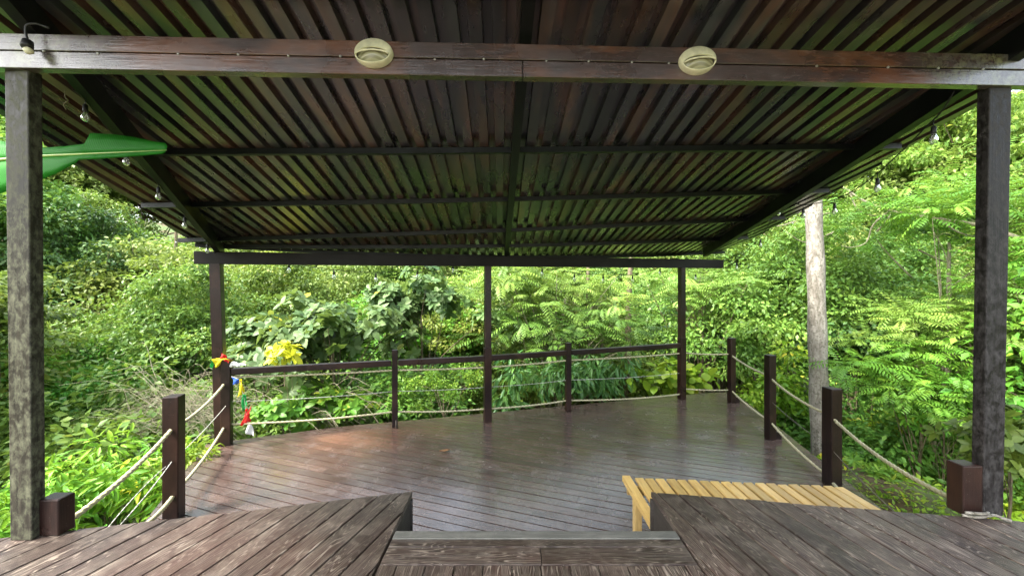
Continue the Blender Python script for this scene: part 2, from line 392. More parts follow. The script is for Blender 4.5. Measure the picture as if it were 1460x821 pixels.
# lower deck
back=[gd(294,632,0),gd(330,628,0),gd(480,608,0),gd(640,596,0),gd(830,579,0),gd(1000,560,0),gd(1040,558,0)]
right=[gd(1064,572,0),gd(1110,622,0),gd(1175,692,0)]
LD=[(-2.2,2.3)]+[gd(205,745,0)]+back+right+[(3.0,3.2),(2.7,2.3)]
LD=[(-2.6,2.35)]+[gd(202,748,0)]+back+right+[(3.2,2.35)]
def hull(pts):
    pts=sorted(set(pts)); 
    def half(ps):
        h=[]
        for p in ps:
            while len(h)>1 and (h[-1][0]-h[-2][0])*(p[1]-h[-2][1])-(h[-1][1]-h[-2][1])*(p[0]-h[-2][0])<=0: h.pop()
            h.append(p)
        return h
    a=half(pts); b=half(pts[::-1]); return a[:-1]+b[:-1]
LDH=hull(LD)
ldeck=thing('wooden_deck','lower deck of glossy dark red boards reaching out over the forest slope','deck',(0,4.5,0))
mb=MB(); ang=math.atan2(560,-(730+830)); boards(mb,LDH,ang,.12,0,gap=.012,joint=(2.2,4.5))
mb.build('deck_boards',M['deck'],ldeck,bevel=.0025)
fas=MB()
n=len(LDH)
cx=sum(p[0] for p in LDH)/n; cy=sum(p[1] for p in LDH)/n
ins=[(cx+(p[0]-cx)*.985,cy+(p[1]-cy)*.985) for p in LDH]
for i in range(n):
    a,b=ins[i],ins[(i+1)%n]; fas.bar((a[0],a[1],-.145),(b[0],b[1],-.145),.04,.2)
fas.build('edge_beam',M['darkwood'],ldeck,bevel=.003)
js=MB()
for k in range(-6,8):
    P=clip([(k*.6-.03,0),(k*.6+.03,0),(k*.6+.03,9),(k*.6-.03,9)],ins)
    if len(P)>2:
        ys=[p[1] for p in P]; js.bar((k*.6,min(ys)+.06,-.12),(k*.6,max(ys)-.06,-.12),.06,.15)
js.build('joists',M['darkwood'],ldeck)
for (px,py) in ((-3.6,5.1),(-2.6,3.2),(-.4,6.0),(3.0,7.1),(3.3,5.0),(0,3.6),(3.0,3.4)):
    s=MB(); s.box((px,py,-2.2),.16,.16,4.0); s.build('support_post',M['darkwood'],ldeck)

# upper deck
UZ=.70
udeck=thing('wooden_deck','upper deck of weathered grey brown boards with a notch for the steps down','deck',(0,1.2,UZ))
lw=[gd(0,775,UZ),gd(96,764,UZ),gd(252,742,UZ),gd(588,700,UZ)]
xl=gd(588,700,UZ)[0]; xr=gd(928,700,UZ)[0]
Lw=[(-4.2,lw[0][1]-.25)]+[(-3.3,lw[0][1]-.05)]+lw+[(xl+.01,-1.2),(-4.2,-1.2)]
mb=MB(); boards(mb,hull(Lw),math.atan2(560,165),.132,UZ,gap=.010,jit=.003,th=.035,phase=.03); mb.build('left_boards',M['weathered'],udeck,bevel=.003)
rw=[gd(928,700,UZ),gd(1250,726,UZ),gd(1360,734,UZ),gd(1460,742,UZ)]
Rw=rw+[(4.4,rw[-1][1]-.35),(4.4,-1.2),(xr-.01,-1.2)]
mb=MB(); boards(mb,hull(Rw),math.atan2(560,-98),.132,UZ,gap=.010,jit=.003,th=.035,phase=.01); mb.build('right_boards',M['weathered'],udeck,bevel=.003)
mb=MB(); x0,x1=xl+.016,xr-.016
d0=1.99; boards(mb,[(x0,-1.2),(x1,-1.2),(x1,d0-.004),(x0,d0-.004)],math.pi/2,.145,UZ,gap=.005,jit=.002,th=.035); 
mb.build('middle_boards',M['weathered'],udeck,bevel=.003)
mb=MB()
jm=.15
mb.prism([(x0,d0),(jm,d0),(jm,2.122),(x0,2.122)],UZ+.002,UZ-.035,(1,0)); mb.prism([(jm+.004,d0),(x1,d0),(x1,2.122),(jm+.004,2.122)],UZ+.001,UZ-.035,(1,0))
mb.prism([(x0,2.128),(x1,2.128),(x1,2.19),(x0,2.19)],UZ+.001,UZ-.035,(1,0)); mb.build('step_edge_boards',M['weathered'],udeck,bevel=.003)
mb=MB(); mb.prism([(x0+.0,2.194),(x1,2.194),(x1,2.262),(x0+.0,2.262)],UZ+.004,UZ-.05,(1,0)); mb.build('step_nosing',M['nosing'],udeck,bevel=.004)
sk_=MB()
def wall(a,b,z1,z0,t=.035): sk_.bar((a[0],a[1],(z0+z1)/2),(b[0],b[1],(z0+z1)/2),t,z1-z0)
e=UZ-.037
for seq in (Lw[1:6],rw+[(4.4,rw[-1][1]-.35)]):
    for i in range(len(seq)-1):
        a,b=seq[i],seq[i+1]; wall((a[0]*.985,a[1]-.03),(b[0]*.985,b[1]-.03),e,.02 if -2.6<a[0]<3.2 else -.4)
wall((xl-.02,2.24),(xl-.02,2.66),e,.02); wall((xr+.02,2.24),(xr+.02,2.66),e,.02); wall((x0,2.235),(x1,2.235),UZ-.055,.38,.03)
sk_.build('skirt_boards',M['underwood'],udeck,bevel=.003)
jj=MB()
for yy in (-.9,-.2,.5,1.2,1.9): jj.bar((-4.0,yy,UZ-.11),(4.2,yy,UZ-.11),.06,.14)
jj.build('joists',M['underwood'],udeck)
st=MB(); st.bar(((xl+xr)/2-.78,2.53,.35),((xl+xr)/2+.78,2.53,.35),.46,.04); st.bar(((xl+xr)/2-.78,2.73,.17),((xl+xr)/2+.78,2.73,.17),.03,.32)
st.build('step',M['weathered'],udeck,bevel=.004)
for (px,py) in ((-2.9,1.9),(-2.9,-.8),(3.2,2.0),(3.2,-.8),(-.8,1.8),(1.1,1.8)):
    s=MB(); s.box((px,py,-.9),.14,.14,3.0); s.build('support_post',M['underwood'],udeck)

# bench
bz=.45
def pB(u,v): return gd(u,v,bz)
bxa=pB(888,678)[0]-.005; bxb=pB(1198,692)[0]+.03; byf=3.44; byn=2.62
bench=thing('slatted_bench','low bench of pale yellow wooden slats set against the right half of the upper deck','bench',((bxa+bxb)/2,3.03,0))
ms=MB(); N=20; pw=(bxb-bxa)/N
ms.bar((bxa+.035,byn,bz-.02),(bxa+.035,byf+.015,bz-.02),.068,.05,tone=.95)
for i in range(1,N):
    x=bxa+(i+.5)*pw+random.uniform(-.004,.004); yb=byf-.012*i*.9*(.0)-(x-bxa)*.095+random.uniform(-.006,.006)
    ms.bar((x,byn,bz-.012),(x+random.uniform(-.004,.004),yb,bz-.012+random.uniform(-.002,.002)),pw-.019,.024)
ms.build('seat_slats',M['bench'],bench,bevel=.004)
mf=MB()
mf.bar((bxa+.01,byf-.1,bz-.065),(bxb-.02,byf-.26,bz-.065),.035,.07); mf.bar((bxa+.01,byn+.1,bz-.065),(bxb-.02,byn+.1,bz-.065),.035,.07)
mf.build('seat_rail',M['bench'],bench,bevel=.003)
for (lx,ly) in ((bxa+.03,3.13),(bxb-.06,3.0),(bxa+.03,2.72),(bxb-.06,2.72)):
    l=MB(); l.bar((lx,ly,0.002),(lx,ly,bz-.046),.055,.07); l.build('leg',M['bench'],bench,bevel=.004)

# ---------------------------------------------------------------- pavilion: posts, beams, roof
def zL(d): return .50+.293*(5.27-d)
def zR(d): return .60+.155*(7.44-d)
def zb(x,d):
    s=(x+3.4)/6.8; s=max(-.25,min(1.25,s)); return EYE+zL(d)*(1-s)+zR(d)*s
SH=.17
def onsurf(u,v,off):
    lo,hi=.5,12.0
    g=lambda d: EYE+(CY-v)/F*d-(zb(gx(u,d),d)+off)
    for _ in range(50):
        m=(lo+hi)/2
        if g(m)>0: hi=m
        else: lo=m
    d=(lo+hi)/2; return Vector((gx(u,d),d,zb(gx(u,d),d)+off))
pav=thing('pavilion','open timber shelter with corrugated metal roof and dark posts standing over both decks','pavilion',(0,3.5,0))
# front posts (slight lean)
def skewpost(ub0,ub1,vb,ut0,ut1,vt,db,depth,zbase,mat,name='post'):
    """front face corners by sight line at distance db"""
    a0=Vector((gx(ub0,db),db,zbase)); a1=Vector((gx(ub1,db),db,zbase)); zt=EYE+(CY-vt)/F*db
    b0=Vector((gx(ut0,db),db,zt)); b1=Vector((gx(ut1,db),db,zt)); dd=Vector((0,depth,0))
    m=MB(); vs=[a0,a1,a1+dd,a0+dd,b0,b1,b1+dd,b0+dd]; fs=[(3,2,1,0),(4,5,6,7),(0,1,5,4),(1,2,6,5),(2,3,7,6),(3,0,4,7)]
    m.quadset(vs,fs,[[(0,0),(.1,0),(.1,.1),(0,.1)]]*6,.5); return m.build(name,mat,pav,bevel=.006)
p1=skewpost(14,45,768,6,40,97,2.178,.068,UZ+.001,M['post_moss']); p1['label']='pale lichen covered front post at the left'
p2=skewpost(1402,1431,735,1411,1443,122,2.41,.068,UZ+.001,M['post_worn']); p2['label']='worn black front post at the right'
# front beam: two stacked planks
A_top=at(35,47,2.155); A_bot=at(35,97,2.155); B_top=at(1415,75.5,2.385); B_bot=at(1415,122,2.385)
def ext(P,Q,t): return P+(Q-P)*t
fb=MB()
def plank(P,Q,h,t,off=0.0): fb.bar(P+Vector((0,t/2+off,0)),Q+Vector((0,t/2+off,0)),t,h)
h=(A_top.z-A_bot.z)/2
Lc=A_bot.lerp(A_top,.75); Rc=B_bot.lerp(B_top,.75); plank(ext(Lc,Rc,-.12),ext(Lc,Rc,1.12),h-.005,.055)
Lc=A_bot.lerp(A_top,.25); Rc=B_bot.lerp(B_top,.25); mt=(gx(745,2.27)-Lc.x)/(Rc.x-Lc.x)
plank(ext(Lc,Rc,-.12),ext(Lc,Rc,mt-.0006),h-.004,.055,.001); plank(ext(Lc,Rc,mt+.0006),ext(Lc,Rc,1.12),h-.004,.055,.0)
Lc=A_bot.lerp(A_top,.5); Rc=B_bot.lerp(B_top,.5); fb.bar(ext(Lc,Rc,-.11)+Vector((0,.045,0)),ext(Lc,Rc,1.11)+Vector((0,.045,0)),.02,h*1.6)
fbo=fb.build('front_beam',M['beam'],pav,bevel=.003)
for u in (60,130,236,316,384,455,586,655,744,805,868,922,1143,1252,1330,1400):
    t=(u-35)/1380; P=ext(A_bot.lerp(A_top,.5+random.uniform(-.05,.05)),B_bot.lerp(B_top,.5),t); sc_=TB(); sc_.lathe([(.001,-.004),(.007,-.003),(.007,.003)],P,8,axis=(0,1,0)); sc_.build('beam_screw',M['steel'],fbo)
# back poles and beam
PL=Vector((gx(310,5.27),5.27,0)); PM=Vector((gx(695,6.19),6.19,0)); PR=Vector((gx(972,7.44),7.44,0))
bl=Vector((-4.19,5.19,0)); br=Vector((4.136,7.72,0))
def bbz(t): return .399+t*.07
bb=MB(); bb.bar((bl.x,bl.y,EYE+bbz(0)),(br.x,br.y,EYE+bbz(1)),.07,.168); bb.build('back_beam',M['darkwood'],pav,bevel=.004)
ra=math.atan2(2.53,8.33)
for P,w_,lab in ((PL,.125,None),(PM,.10,None),(PR,.10,None)):
    t=(P.x-bl.x)/(br.x-bl.x); z1=EYE+bbz(t)-.083; m=MB()
    y_on=bl.y+(br.y-bl.y)*t
    if P is PL: m.bar((P.x+.06,P.y,0.001),(gx(308.5,5.27),P.y,z1),w_,w_,up=(-math.sin(ra),math.cos(ra),0))
    else: m.bar((P.x,P.y,0.001),(P.x,y_on if abs(y_on-P.y)<.05 else P.y+.06,z1),w_,w_,up=(-math.sin(ra),math.cos(ra),0))
    m.build('post',M['redwood'],pav,bevel=.004)
# rafters
DF=-.2
def rafter(xa,da,xb,db_,w,hgt,lo=0.0,name='rafter',ext_b=.12):
    s=(xb-xa)/(db_-da); f=lambda d:(xa+s*(d-da),d)
    m=MB(); K=6; D=[DF+(db_+ext_b-DF)*i/K for i in range(K+1)]
    for i in range(K):
        a=f(D[i]); b=f(D[i+1]); m.bar((a[0],a[1],zb(*a)+hgt/2+lo),(b[0],b[1],zb(*b)+hgt/2+lo),w,hgt,tone=.5)
    return m.build(name,M['frame'],pav)
rafter(gx(104,2.5),2.5,gx(312,5.27),5.27,.06,.163)
rafter(gx(1372,2.7),2.7,gx(1008,7.55),7.55,.07,.163)
rafter(gx(745,2.55),2.55,gx(722,6.45),6.45,.07,.10,.06,ext_b=.05)
# purlins
def purl(a,b,w=.05,hh=.05):
    A=onsurf(*a,SH-.05); B=onsurf(*b,SH-.05); m=MB(); K=6; U=(B-A).normalized(); A=A+U*.07; B=B-U*.07
    pts=[]
    for i in range(K+1):
        q=A.lerp(B,i/K); pts.append(Vector((q.x,q.y,zb(q.x,q.y)+SH-.027)))
    for i in range(K): m.bar(pts[i],pts[i+1],w,hh,tone=.5)
    m.build('purlin',M['frame'],pav); return A,B
PU=[((160,221),(1292,212)),((194,296),(1188,274)),((247,345),(1124,312)),((280,352.5),(1070,340)),((270,351),(1036,360.5))]
for a,b in PU: purl(a,b)
for dd in (.1,.9,1.7):
    m=MB(); m.bar((-3.4,dd,zb(-3.4,dd)+SH-.027),(3.5,dd,zb(3.5,dd)+SH-.027),.05,.05,tone=.5); m.build('purlin',M['frame'],pav)
# corrugated sheet
eL=[onsurf(0,165,SH),onsurf(115,240,SH),onsurf(278,349,SH)]; eR=[onsurf(1395,150,SH),onsurf(1037,361,SH)]
p=.14; prof=[(0,0),(.078,0),(.083,.050),(.135,.050)]
def xedge(pts,d):
    a,b=pts[0],pts[-1]; return a.x+(b.x-a.x)*(d-a.y)/(b.y-a.y)
def dmax(x):
    t=(x-eL[-1].x)/(eR[-1].x-eL[-1].x); return eL[-1].y+(eR[-1].y-eL[-1].y)*t
vs=[];fs=[];tones=[];sk2=-.03
cols=[]
X0=-4.6; k=0
while X0+k*p<4.6:
    for (px,pz) in prof: cols.append((X0+k*p+px,pz,k))
    k+=1
DS=24; G=[]
ktone=[random.random() for _ in range(80)]
for (x,pz,kk) in cols:
    xx=lambda d: x+sk2*(d-2.5)
    # admissible d range
    ds=np.linspace(DF,9,600); ok=[d for d in ds if xedge(eL,d)<xx(d)<xedge(eR,d) and d<dmax(xx(d))+.01*math.sin(kk*2.1)]
    if len(ok)<3: G.append(None); continue
    a,b=min(ok),max(ok); col=[]
    for i in range(DS+1):
        d=a+(b-a)*i/DS; col.append((xx(d),d,zb(xx(d),d)+SH+pz)); 
    G.append(len(vs)); vs+=col
for i in range(len(cols)-1):
    if G[i] is None or G[i+1] is None: continue
    for j in range(DS):
        fs.append((G[i]+j,G[i+1]+j,G[i+1]+j+1,G[i]+j+1)); tones.append(ktone[cols[i][2]] if cols[i][1]==0 else ktone[(cols[i][2]+7)%80])
me=bpy.data.meshes.new('roof_sheet'); me.from_pydata(vs,[],fs); me.update()
a_=me.attributes.new('tone','FLOAT','FACE'); a_.data.foreach_set('value',tones)
ro=link('roof_sheet',me,M['roof'],pav); so_=ro.modifiers.new('Solid','SOLIDIFY'); so_.thickness=.002; so_.offset=1
# screws in the sheet along the purlins
sc_=TB()
for (a,b) in PU[:4]:
    A=onsurf(*a,SH); B=onsurf(*b,SH); n_=int((B.x-A.x)/p)
    for i in range(n_):
        q=A.lerp(B,(i+.5)/n_); sc_.lathe([(.002,-.02),(.006,-.018),(.006,0)],(q.x,q.y-.045,zb(q.x,q.y)+SH),6)
sc_.build('roof_screws',M['steel'],ro)['kind']='stuff'

# short stub posts by the front posts
def stub(u0,u1,vt,vb,depth,lab):
    d=(EYE-UZ)*F/(vb-CY); x0,x1=gx(u0,d),gx(u1,d); zt=EYE+(CY-vt)/F*d
    m=MB(); m.box(((x0+x1)/2,d+depth/2,(UZ+zt)/2+.001),x1-x0,depth,zt-UZ); o=m.build('stub_post',M['redwood'],bevel=.008)
    return tag(o,lab,'post'),((x0+x1)/2,d+depth/2,zt)
stub(52,83,712,764,.09,'short dark wooden stub post beside the lichen covered left post')
stub(1374,1402,664,735,.10,'short reddish brown stub post beside the black right post, rope tied round its foot')

# ---------------------------------------------------------------- railings
def dbase(v): return EYE*F/(v-CY)
RP={}
def rpost(key,u,vb,vt,w,parent,rz=0,mat='redwood',lean=0,capz=True):
    d=dbase(vb); P=Vector((gx(u,d),d,0)); zt=EYE+(CY-vt)/F*d
    m=MB(); m.bar((P.x,P.y,.001),(P.x+lean,P.y,zt),w,w,up=(-math.sin(rz),math.cos(rz),0)); RP[key]=(P,d,zt)
    return m.build('post',M[mat],parent,bevel=.008)
def sag(P,Q,s,n=9):
    return [P.lerp(Q,i/n)-Vector((0,0,s*4*(i/n)*(1-i/n))) for i in range(n+1)]
def rope_mesh(T,P,Q,s,r,n=None):
    L=(Q-P).length; n=max(8,int(L/.014)); T.tube(sag(P,Q,s,n),[r*(1+.03*math.sin(i*2.4)) for i in range(n+1)],9,twist=.5,lobe=.2)
brail=thing('rope_railing','back railing with dark handrail over beige ropes, facing the forest','railing',(0,6,0))
rz=ra
rpost('a',323.5,633,511,.115,brail,rz); rpost('b',563,608,498,.085,brail,rz); rpost('c',695,600,495,.115,brail,rz); rpost('d',810,585,488,.09,brail,rz); rpost('e',972,568,480,.115,brail,rz)
hv={'a':(523,535),'b':(511,522),'c':(504.5,515),'d':(497,507),'e':(487,496)}
ks=['a','b','c','d','e']; uu={'a':323.5,'b':563,'c':695,'d':810,'e':972}
hp={k:Vector((RP[k][0].x,RP[k][0].y,EYE+(CY-sum(hv[k])/2)/F*RP[k][1])) for k in ks}
for i in range(4):
    a,b=hp[ks[i]],hp[ks[i+1]]; dr=(b-a).normalized(); m=MB()
    wa=.06 if i==0 else .05; m.bar(a+dr*wa,b-dr*.05,.10,.085); m.build('handrail',M['redwood'],brail,bevel=.008)
up={'a':537,'b':527,'c':523,'d':513,'e':503}; lo={'a':604,'b':586,'c':582,'d':570,'e':561}; mi={'a':572,'b':557,'c':551,'d':541,'e':531}
for dct,r,mat,sg,nm in ((up,.013,'rope',.012,'rope'),(lo,.013,'rope',.03,'rope'),(mi,.004,'cord',.02,'thin_cord')):
    for i in range(4):
        T=TB(); ka,kb=ks[i],ks[i+1]
        P=Vector((RP[ka][0].x,RP[ka][0].y,EYE+(CY-dct[ka])/F*RP[ka][1])); Q=Vector((RP[kb][0].x,RP[kb][0].y,EYE+(CY-dct[kb])/F*RP[kb][1]))
        rope_mesh(T,P,Q,sg*(Q-P).length*.5,r); T.build(nm,M[mat],brail)
T=TB(); q=RP['b'][0].copy(); T.tube([q+Vector((.03,-.05,.12)),q+Vector((.035,-.06,.002))],[.008,.009],8); T.build('post_bracket',M['wire'],brail)
# right railing
rr=thing('rope_railing','right hand rope railing of three short posts down the deck edge','railing',(3.7,5.5,0))
rpost('f',1043,573,481,.105,rr,.2); rpost('g',1098,625,505,.105,rr,.15); rpost('h',1186,690,552,.125,rr,.1)
RP['f2']=(Vector((RP['f'][0].x+.13,RP['f'][0].y+.02,0)),0,0)
for k,dx_ in (('f',.1),('g',.11)):
    P=RP[k][0]; m=MB(); m.bar((P.x+dx_,P.y+.03,-.02),(P.x+dx_,P.y+.03,.10),.09,.09); m.build('base_block',M['redwood'],rr,bevel=.004)
def pt(k,v,du=0): P,d,z=RP[k]; return Vector((P.x+du/F*d,P.y,EYE+(CY-v)/F*d))
stubR=Vector((gx(1378,2.45),2.46,0))
seg=[('rope',pt('e',502),pt('f',504),.02,.013),('rope',pt('e',553),pt('f',555),.02,.011),
     ('rope',pt('f',506),pt('g',536),.03,.014),('rope',pt('f',556),pt('g',600),.03,.014),
     ('rope',pt('g',538),pt('h',592),.05,.014),('rope',pt('g',600),pt('h',682),.04,.014),
     ('rope',pt('h',594),at(1372,716,2.47),.07,.015),('rope',pt('h',686),at(1260,748,2.7),.03,.014),
     ('thin_wire',pt('h',640),at(1285,737,2.6),.02,.004),('thin_wire',pt('g',570),pt('h',638),.03,.004)]
for nm,P,Q,s,r in seg:
    T=TB(); rope_mesh(T,P,Q,s,r); T.build(nm,M['rope' if nm=='rope' else 'wire'],rr)
T=TB()
c=Vector((gx(1392,2.40),2.40,UZ+.015))
T.tube(smoothpath([c+Vector(q) for q in ((-.09,0,.0),(-.03,-.035,.006),(.04,-.03,.012),(.1,-.01,.004),(.12,-.04,.0),(.14,-.06,-.002))],5),.009,8)
T.tube(smoothpath([c+Vector(q) for q in ((-.08,-.01,.02),(0,-.04,.03),(.06,-.01,.02))],5),.009,8)
T.build('rope_end',M['bark_pale'],rr)
# left railing
lr=thing('rope_railing','left hand rope railing with one short post beside the yellow green bush','railing',(-3.1,3.5,0))
rpost('i',248,738,563,.125,lr,.25)
seg=[('rope',pt('a',546,-3),pt('i',610),.05,.015),('rope',pt('a',607,-3),pt('i',703),.05,.015),
     ('rope',pt('i',608),at(84,752,2.25),.05,.016),('rope',pt('i',705),at(190,760,2.6),.03,.016),
     ('thin_cord',pt('a',576),pt('i',655),.02,.004),('thin_cord',pt('i',653),at(160,760,2.5),.02,.004),('thin_cord',pt('i',660,-6),at(150,756,2.7),-.03,.003)]
for nm,P,Q,s,r in seg:
    T=TB(); rope_mesh(T,P,Q,s,r); T.build(nm,M['rope' if nm=='rope' else 'cord'],lr)

# ---------------------------------------------------------------- lamps on the front beam
def lamp(u,v,label):
    t=(u-35)/1380; d=2.155+t*.23; c=at(u,v,d); c.y-=.004
    root=thing('bulkhead_lamp',label,'wall lamp',c,'oval bulkhead lamps on the front beam'); 
    W,H,Dp=.108,.079,.065
    def ring(rx,rz,y,n=40): return [(rx*math.cos(2*math.pi*k/n),y,rz*math.sin(2*math.pi*k/n)) for k in range(n)]
    # housing: oval dome shell with an eye shaped opening
    n=48; T=TB(); rings=[ring(W,H,0,n),ring(W*1.0,H*1.0,-.018,n),ring(W*.96,H*.95,-.031,n)]
    # eye-shaped opening ring
    ox=W*.86
    def eye(sx,y):
        out=[]
        for k in range(n):
            a=2*math.pi*k/n; x=ox*sx*math.cos(a); s=math.sin(a)
            z=(H*.44 if s>0 else H*.64)*sx*s; out.append((x,y-.012*(1-(x/W)**2)*1.0,z-.018))
        return out
    rings+= [eye(1.05,-.038),eye(1.0,-.040),eye(.97,-.028)]
    V=[p for r in rings for p in r]; Fc=[]
    for i in range(len(rings)-1):
        for k in range(n): k2=(k+1)%n; Fc.append((i*n+k,(i+1)*n+k,(i+1)*n+k2,i*n+k2))
    T.raw(V,Fc); o=T.build('housing',M['cream'],root,world=False)
    T=TB(); V=[];Fc=[]; m=8
    for i in range(m+1):
        s=i/m; r=eye(.97*s+.0001,-.018-.018*(1-s*s)); V+=r
    for i in range(m):
        for k in range(n): k2=(k+1)%n; Fc.append((i*n+k,i*n+k2,(i+1)*n+k2,(i+1)*n+k))
    T.raw(V,Fc); T.build('lens',M['lens'],root,world=False)
    T=TB(); pts=[]
    for i in range(17):
        a=math.pi*i/16; x=ox*.97*math.cos(a); pts.append((x,-.043-.014*(1-(x/W)**2),H*.20*math.sin(a)-.020))
    T.tube(pts,.0048,6); T.build('guard_bar',M['cream'],root,world=False)
    return root
a=lamp(534.5,78.5,'cream oval bulkhead lamp on the front beam, left of the plank joint')
b=lamp(992,89,'cream oval bulkhead lamp on the front beam, right of the plank joint'); b.rotation_euler=(0,math.radians(-6),0)

# ---------------------------------------------------------------- string lights
bulb_me=None
def bulb(root,P,drop=.05,s=1.0,dark=False):
    T=TB(); P=Vector(P)
    T.tube([P,P-Vector((0,0,drop))],.003,6); T.lathe([(.008,-drop+.004),(.013,-drop),(.014,-drop-.03*s),(.017,-drop-.045*s),(.012,-drop-.046*s)],P,12)
    o=T.build('socket',M['black'],root)
    T=TB(); z=-drop-.045*s; T.lathe([(.011*s,z),(.014*s,z-.012*s),(.022*s,z-.03*s),(.0235*s,z-.042*s),(.019*s,z-.057*s),(.009*s,z-.066*s),(.001,z-.068*s)],P,14)
    T.build('light_bulb',M['glass'],root)
    T=TB(); T.tube([P+Vector((0,0,z)),P+Vector((.004,0,z-.02*s)),P+Vector((-.004,0,z-.035*s)),P+Vector((.002,0,z-.05*s))],.0016,5); T.build('filament',M['steel'],root)
def rafL(u):
    xa,da,xb,db_=gx(104,2.5),2.5,gx(312,5.27),5.27; s=(xb-xa)/(db_-da); k=(u-CX)/F
    d=(xa-s*da)/(k-s); return Vector((xa+s*(d-da),d,zb(xa+s*(d-da),d)))
sl1=thing('string_light','festoon light string clipped under the left rafter','string lights',(-3.3,3.5,2.9),'festoon strings with clear bulbs')
pts=[rafL(u) for u in (108,126,160,184,210,229,250,266,285,298,310)]
for i,q in enumerate(pts): q.z-=.012+(.02 if i%2==0 else 0); q.x-=.02
T=TB(); T.tube(smoothpath(pts,4),.0035,6); T.build('cable',M['black'],sl1)
for i,s in ((1,1.0),(3,1.05),(5,1.05),(7,1.05),(9,1.0)): bulb(sl1,pts[i],.03,s)
sl2=thing('string_light','festoon light string looping from the front beam along the right rafter','string lights',(3.3,4,2.7),'festoon strings with clear bulbs')
cp=[(1361,129,2.5),(1343,158,2.6),(1321,180,2.75),(1292,209,3.0),(1252,246,3.4),(1219,270,3.8),(1190,284,4.2),(1172,288,4.45),(1144,292,4.75),(1131,288,4.9),(1110,290,5.1),(1088,333,6.0),(1048,372,7.0),(1022,388,7.6)]
pts=[at(*q) for q in cp]; T=TB(); T.tube(smoothpath(pts,5),.005,6); T.build('cable',M['black'],sl2)
for q,s in (((1331,171,2.68),1.05),((1251,247,3.4),1.05),((1190,284,4.2),1.05),((1145,292,4.75),1.05),((1110,290,5.1),1.0),((1084,337,6.0),1.05),((1050,371,7.0),1.05)): bulb(sl2,at(*q),.045,s)
sl3=thing('string_light','festoon light string hanging in small loops just behind the back beam','string lights',(0,6.4,2.5),'festoon strings with clear bulbs')
bpts=[(318,352),(350,362),(412,374),(476,384),(536,388),(595,384),(646,376),(690,370),(735,376),(773,381),(819,389),(860,391),(902,391),(941,381),(966,378),(992,389),(1020,384)]
def dbeam(u):
    k=(u-CX)/F; x0,y0=-3.93,5.27; dx_,dy_=7.145,2.17; t=(k*y0-x0)/(dx_-k*dy_); return y0+dy_*t+.10
pts=[at(u,v,dbeam(u)) for u,v in bpts]; T=TB(); T.tube(smoothpath(pts,4),.004,6); T.build('cable',M['black'],sl3)
for i in (1,2,3,4,5,6,9,10,11,12,13,15): bulb(sl3,pts[i],.02,1.15)
# broken lamp socket on the left post head
sk3=thing('lamp_holder','black lamp socket on a bent cable at the head of the left post','lamp holder',at(38,60,2.12))
T=TB(); T.tube(smoothpath([at(70,40,2.13),at(52,34,2.12),at(38,36,2.11),at(37,48,2.11),at(40,58,2.11)],5),.006,7); T.build('cable',M['black'],sk3)
T=TB(); T.lathe([(.012,.02),(.022,.015),(.026,-.02),(.02,-.03)],at(39,62,2.11),12,axis=(-.2,.3,1)); T.build('socket',M['black'],sk3)
T=TB(); T.lathe([(.016,.0),(.022,-.012),(.012,-.026),(.001,-.03)],at(41,70,2.105),12,axis=(-.2,.3,1)); T.build('light_bulb',M['cream'],sk3)

# ---------------------------------------------------------------- prayer flags
def flag_mesh(corners,mat,parent,name='flag',n=6):
    a,b,c,d=[Vector(q) for q in corners]; vs=[];fs=[]; sd_=random.random()*6
    for i in range(n+1):
        for j in range(n+1):
            s,t=i/n,j/n; q=(a*(1-s)+b*s)*(1-t)+(d*(1-s)+c*s)*t
            q=q+Vector((0,.018*math.sin(sd_+s*5+t*4),.004*math.sin(s*9+sd_))); vs.append(q)
    for i in range(n):
        for j in range(n): k=i*(n+1)+j; fs.append((k,k+1,k+n+2,k+n+1))
    T=TB(); T.raw(vs,fs); o=T.build(name,mat,parent); m=o.modifiers.new('S','SOLIDIFY'); m.thickness=.001; return o
fd=5.12
fl=thing('prayer_flags','string of blue, yellow, green, red and white cloth flags hanging below the handrail end','flags',at(335,535,fd))
T=TB(); T.tube(smoothpath([at(330,536,fd),at(341,541,fd),at(345,556,fd),at(349,572,fd),at(351,590,fd),at(355,606,fd),at(362,612,fd)],5),.003,5); T.build('cord',M['cord'],fl)
for cs,m in (([(330,537),(342,540),(341,545),(333,548)],'f_blue'),([(342,540),(345,541),(348,558),(338,567)],'f_yellow'),([(346,561),(349,562),(354,575),(345,586)],'f_green'),([(351,582),(353,582),(357,601),(344,603)],'f_red'),([(352,605),(358,604),(363,621),(351,618)],'f_white')):
    flag_mesh([at(u,v,fd) for u,v in cs],M[m],fl)
flag_mesh([at(357,578,fd),at(357,590,fd),at(345,607,fd),at(343,606,fd)],M['f_red'],fl)
fl2=thing('prayer_flags','yellow, red and green cloth flags knotted round the top of the left back post','flags',at(318,515,5.15))
yz=5.17
for cs,m in (([(303,511),(320,510),(312,521),(306,525)],'f_yellow'),([(302,514),(304,513),(304,526),(300,524)],'f_green'),([(315,504),(322,505),(323,511),(315,511)],'f_red'),([(320,511),(327,511),(327,516),(321,515)],'f_red')):
    flag_mesh([at(u,v,yz-.01) for u,v in cs],M[m],fl2)
T=TB(); T.tube(smoothpath([at(302,512,yz),at(311,513,yz-.03),at(322,511,yz-.03),at(328,514,yz)],5),.006,6); T.build('cord',M['f_yellow'],fl2)
T=TB(); c=at(333,520,5.2)
T.raw(*tube_geo(smoothpath([c+Vector(q) for q in ((-.04,.0,-.02),(0,.01,.02),(.05,.0,.0),(.11,.01,.01),(.17,0,-.0))],5),[.012,.02,.028,.03,.034,.03,.024,.03,.026,.018,.02,.024,.02,.02,.018,.014,.016,.012,.01,.008,.004],9))
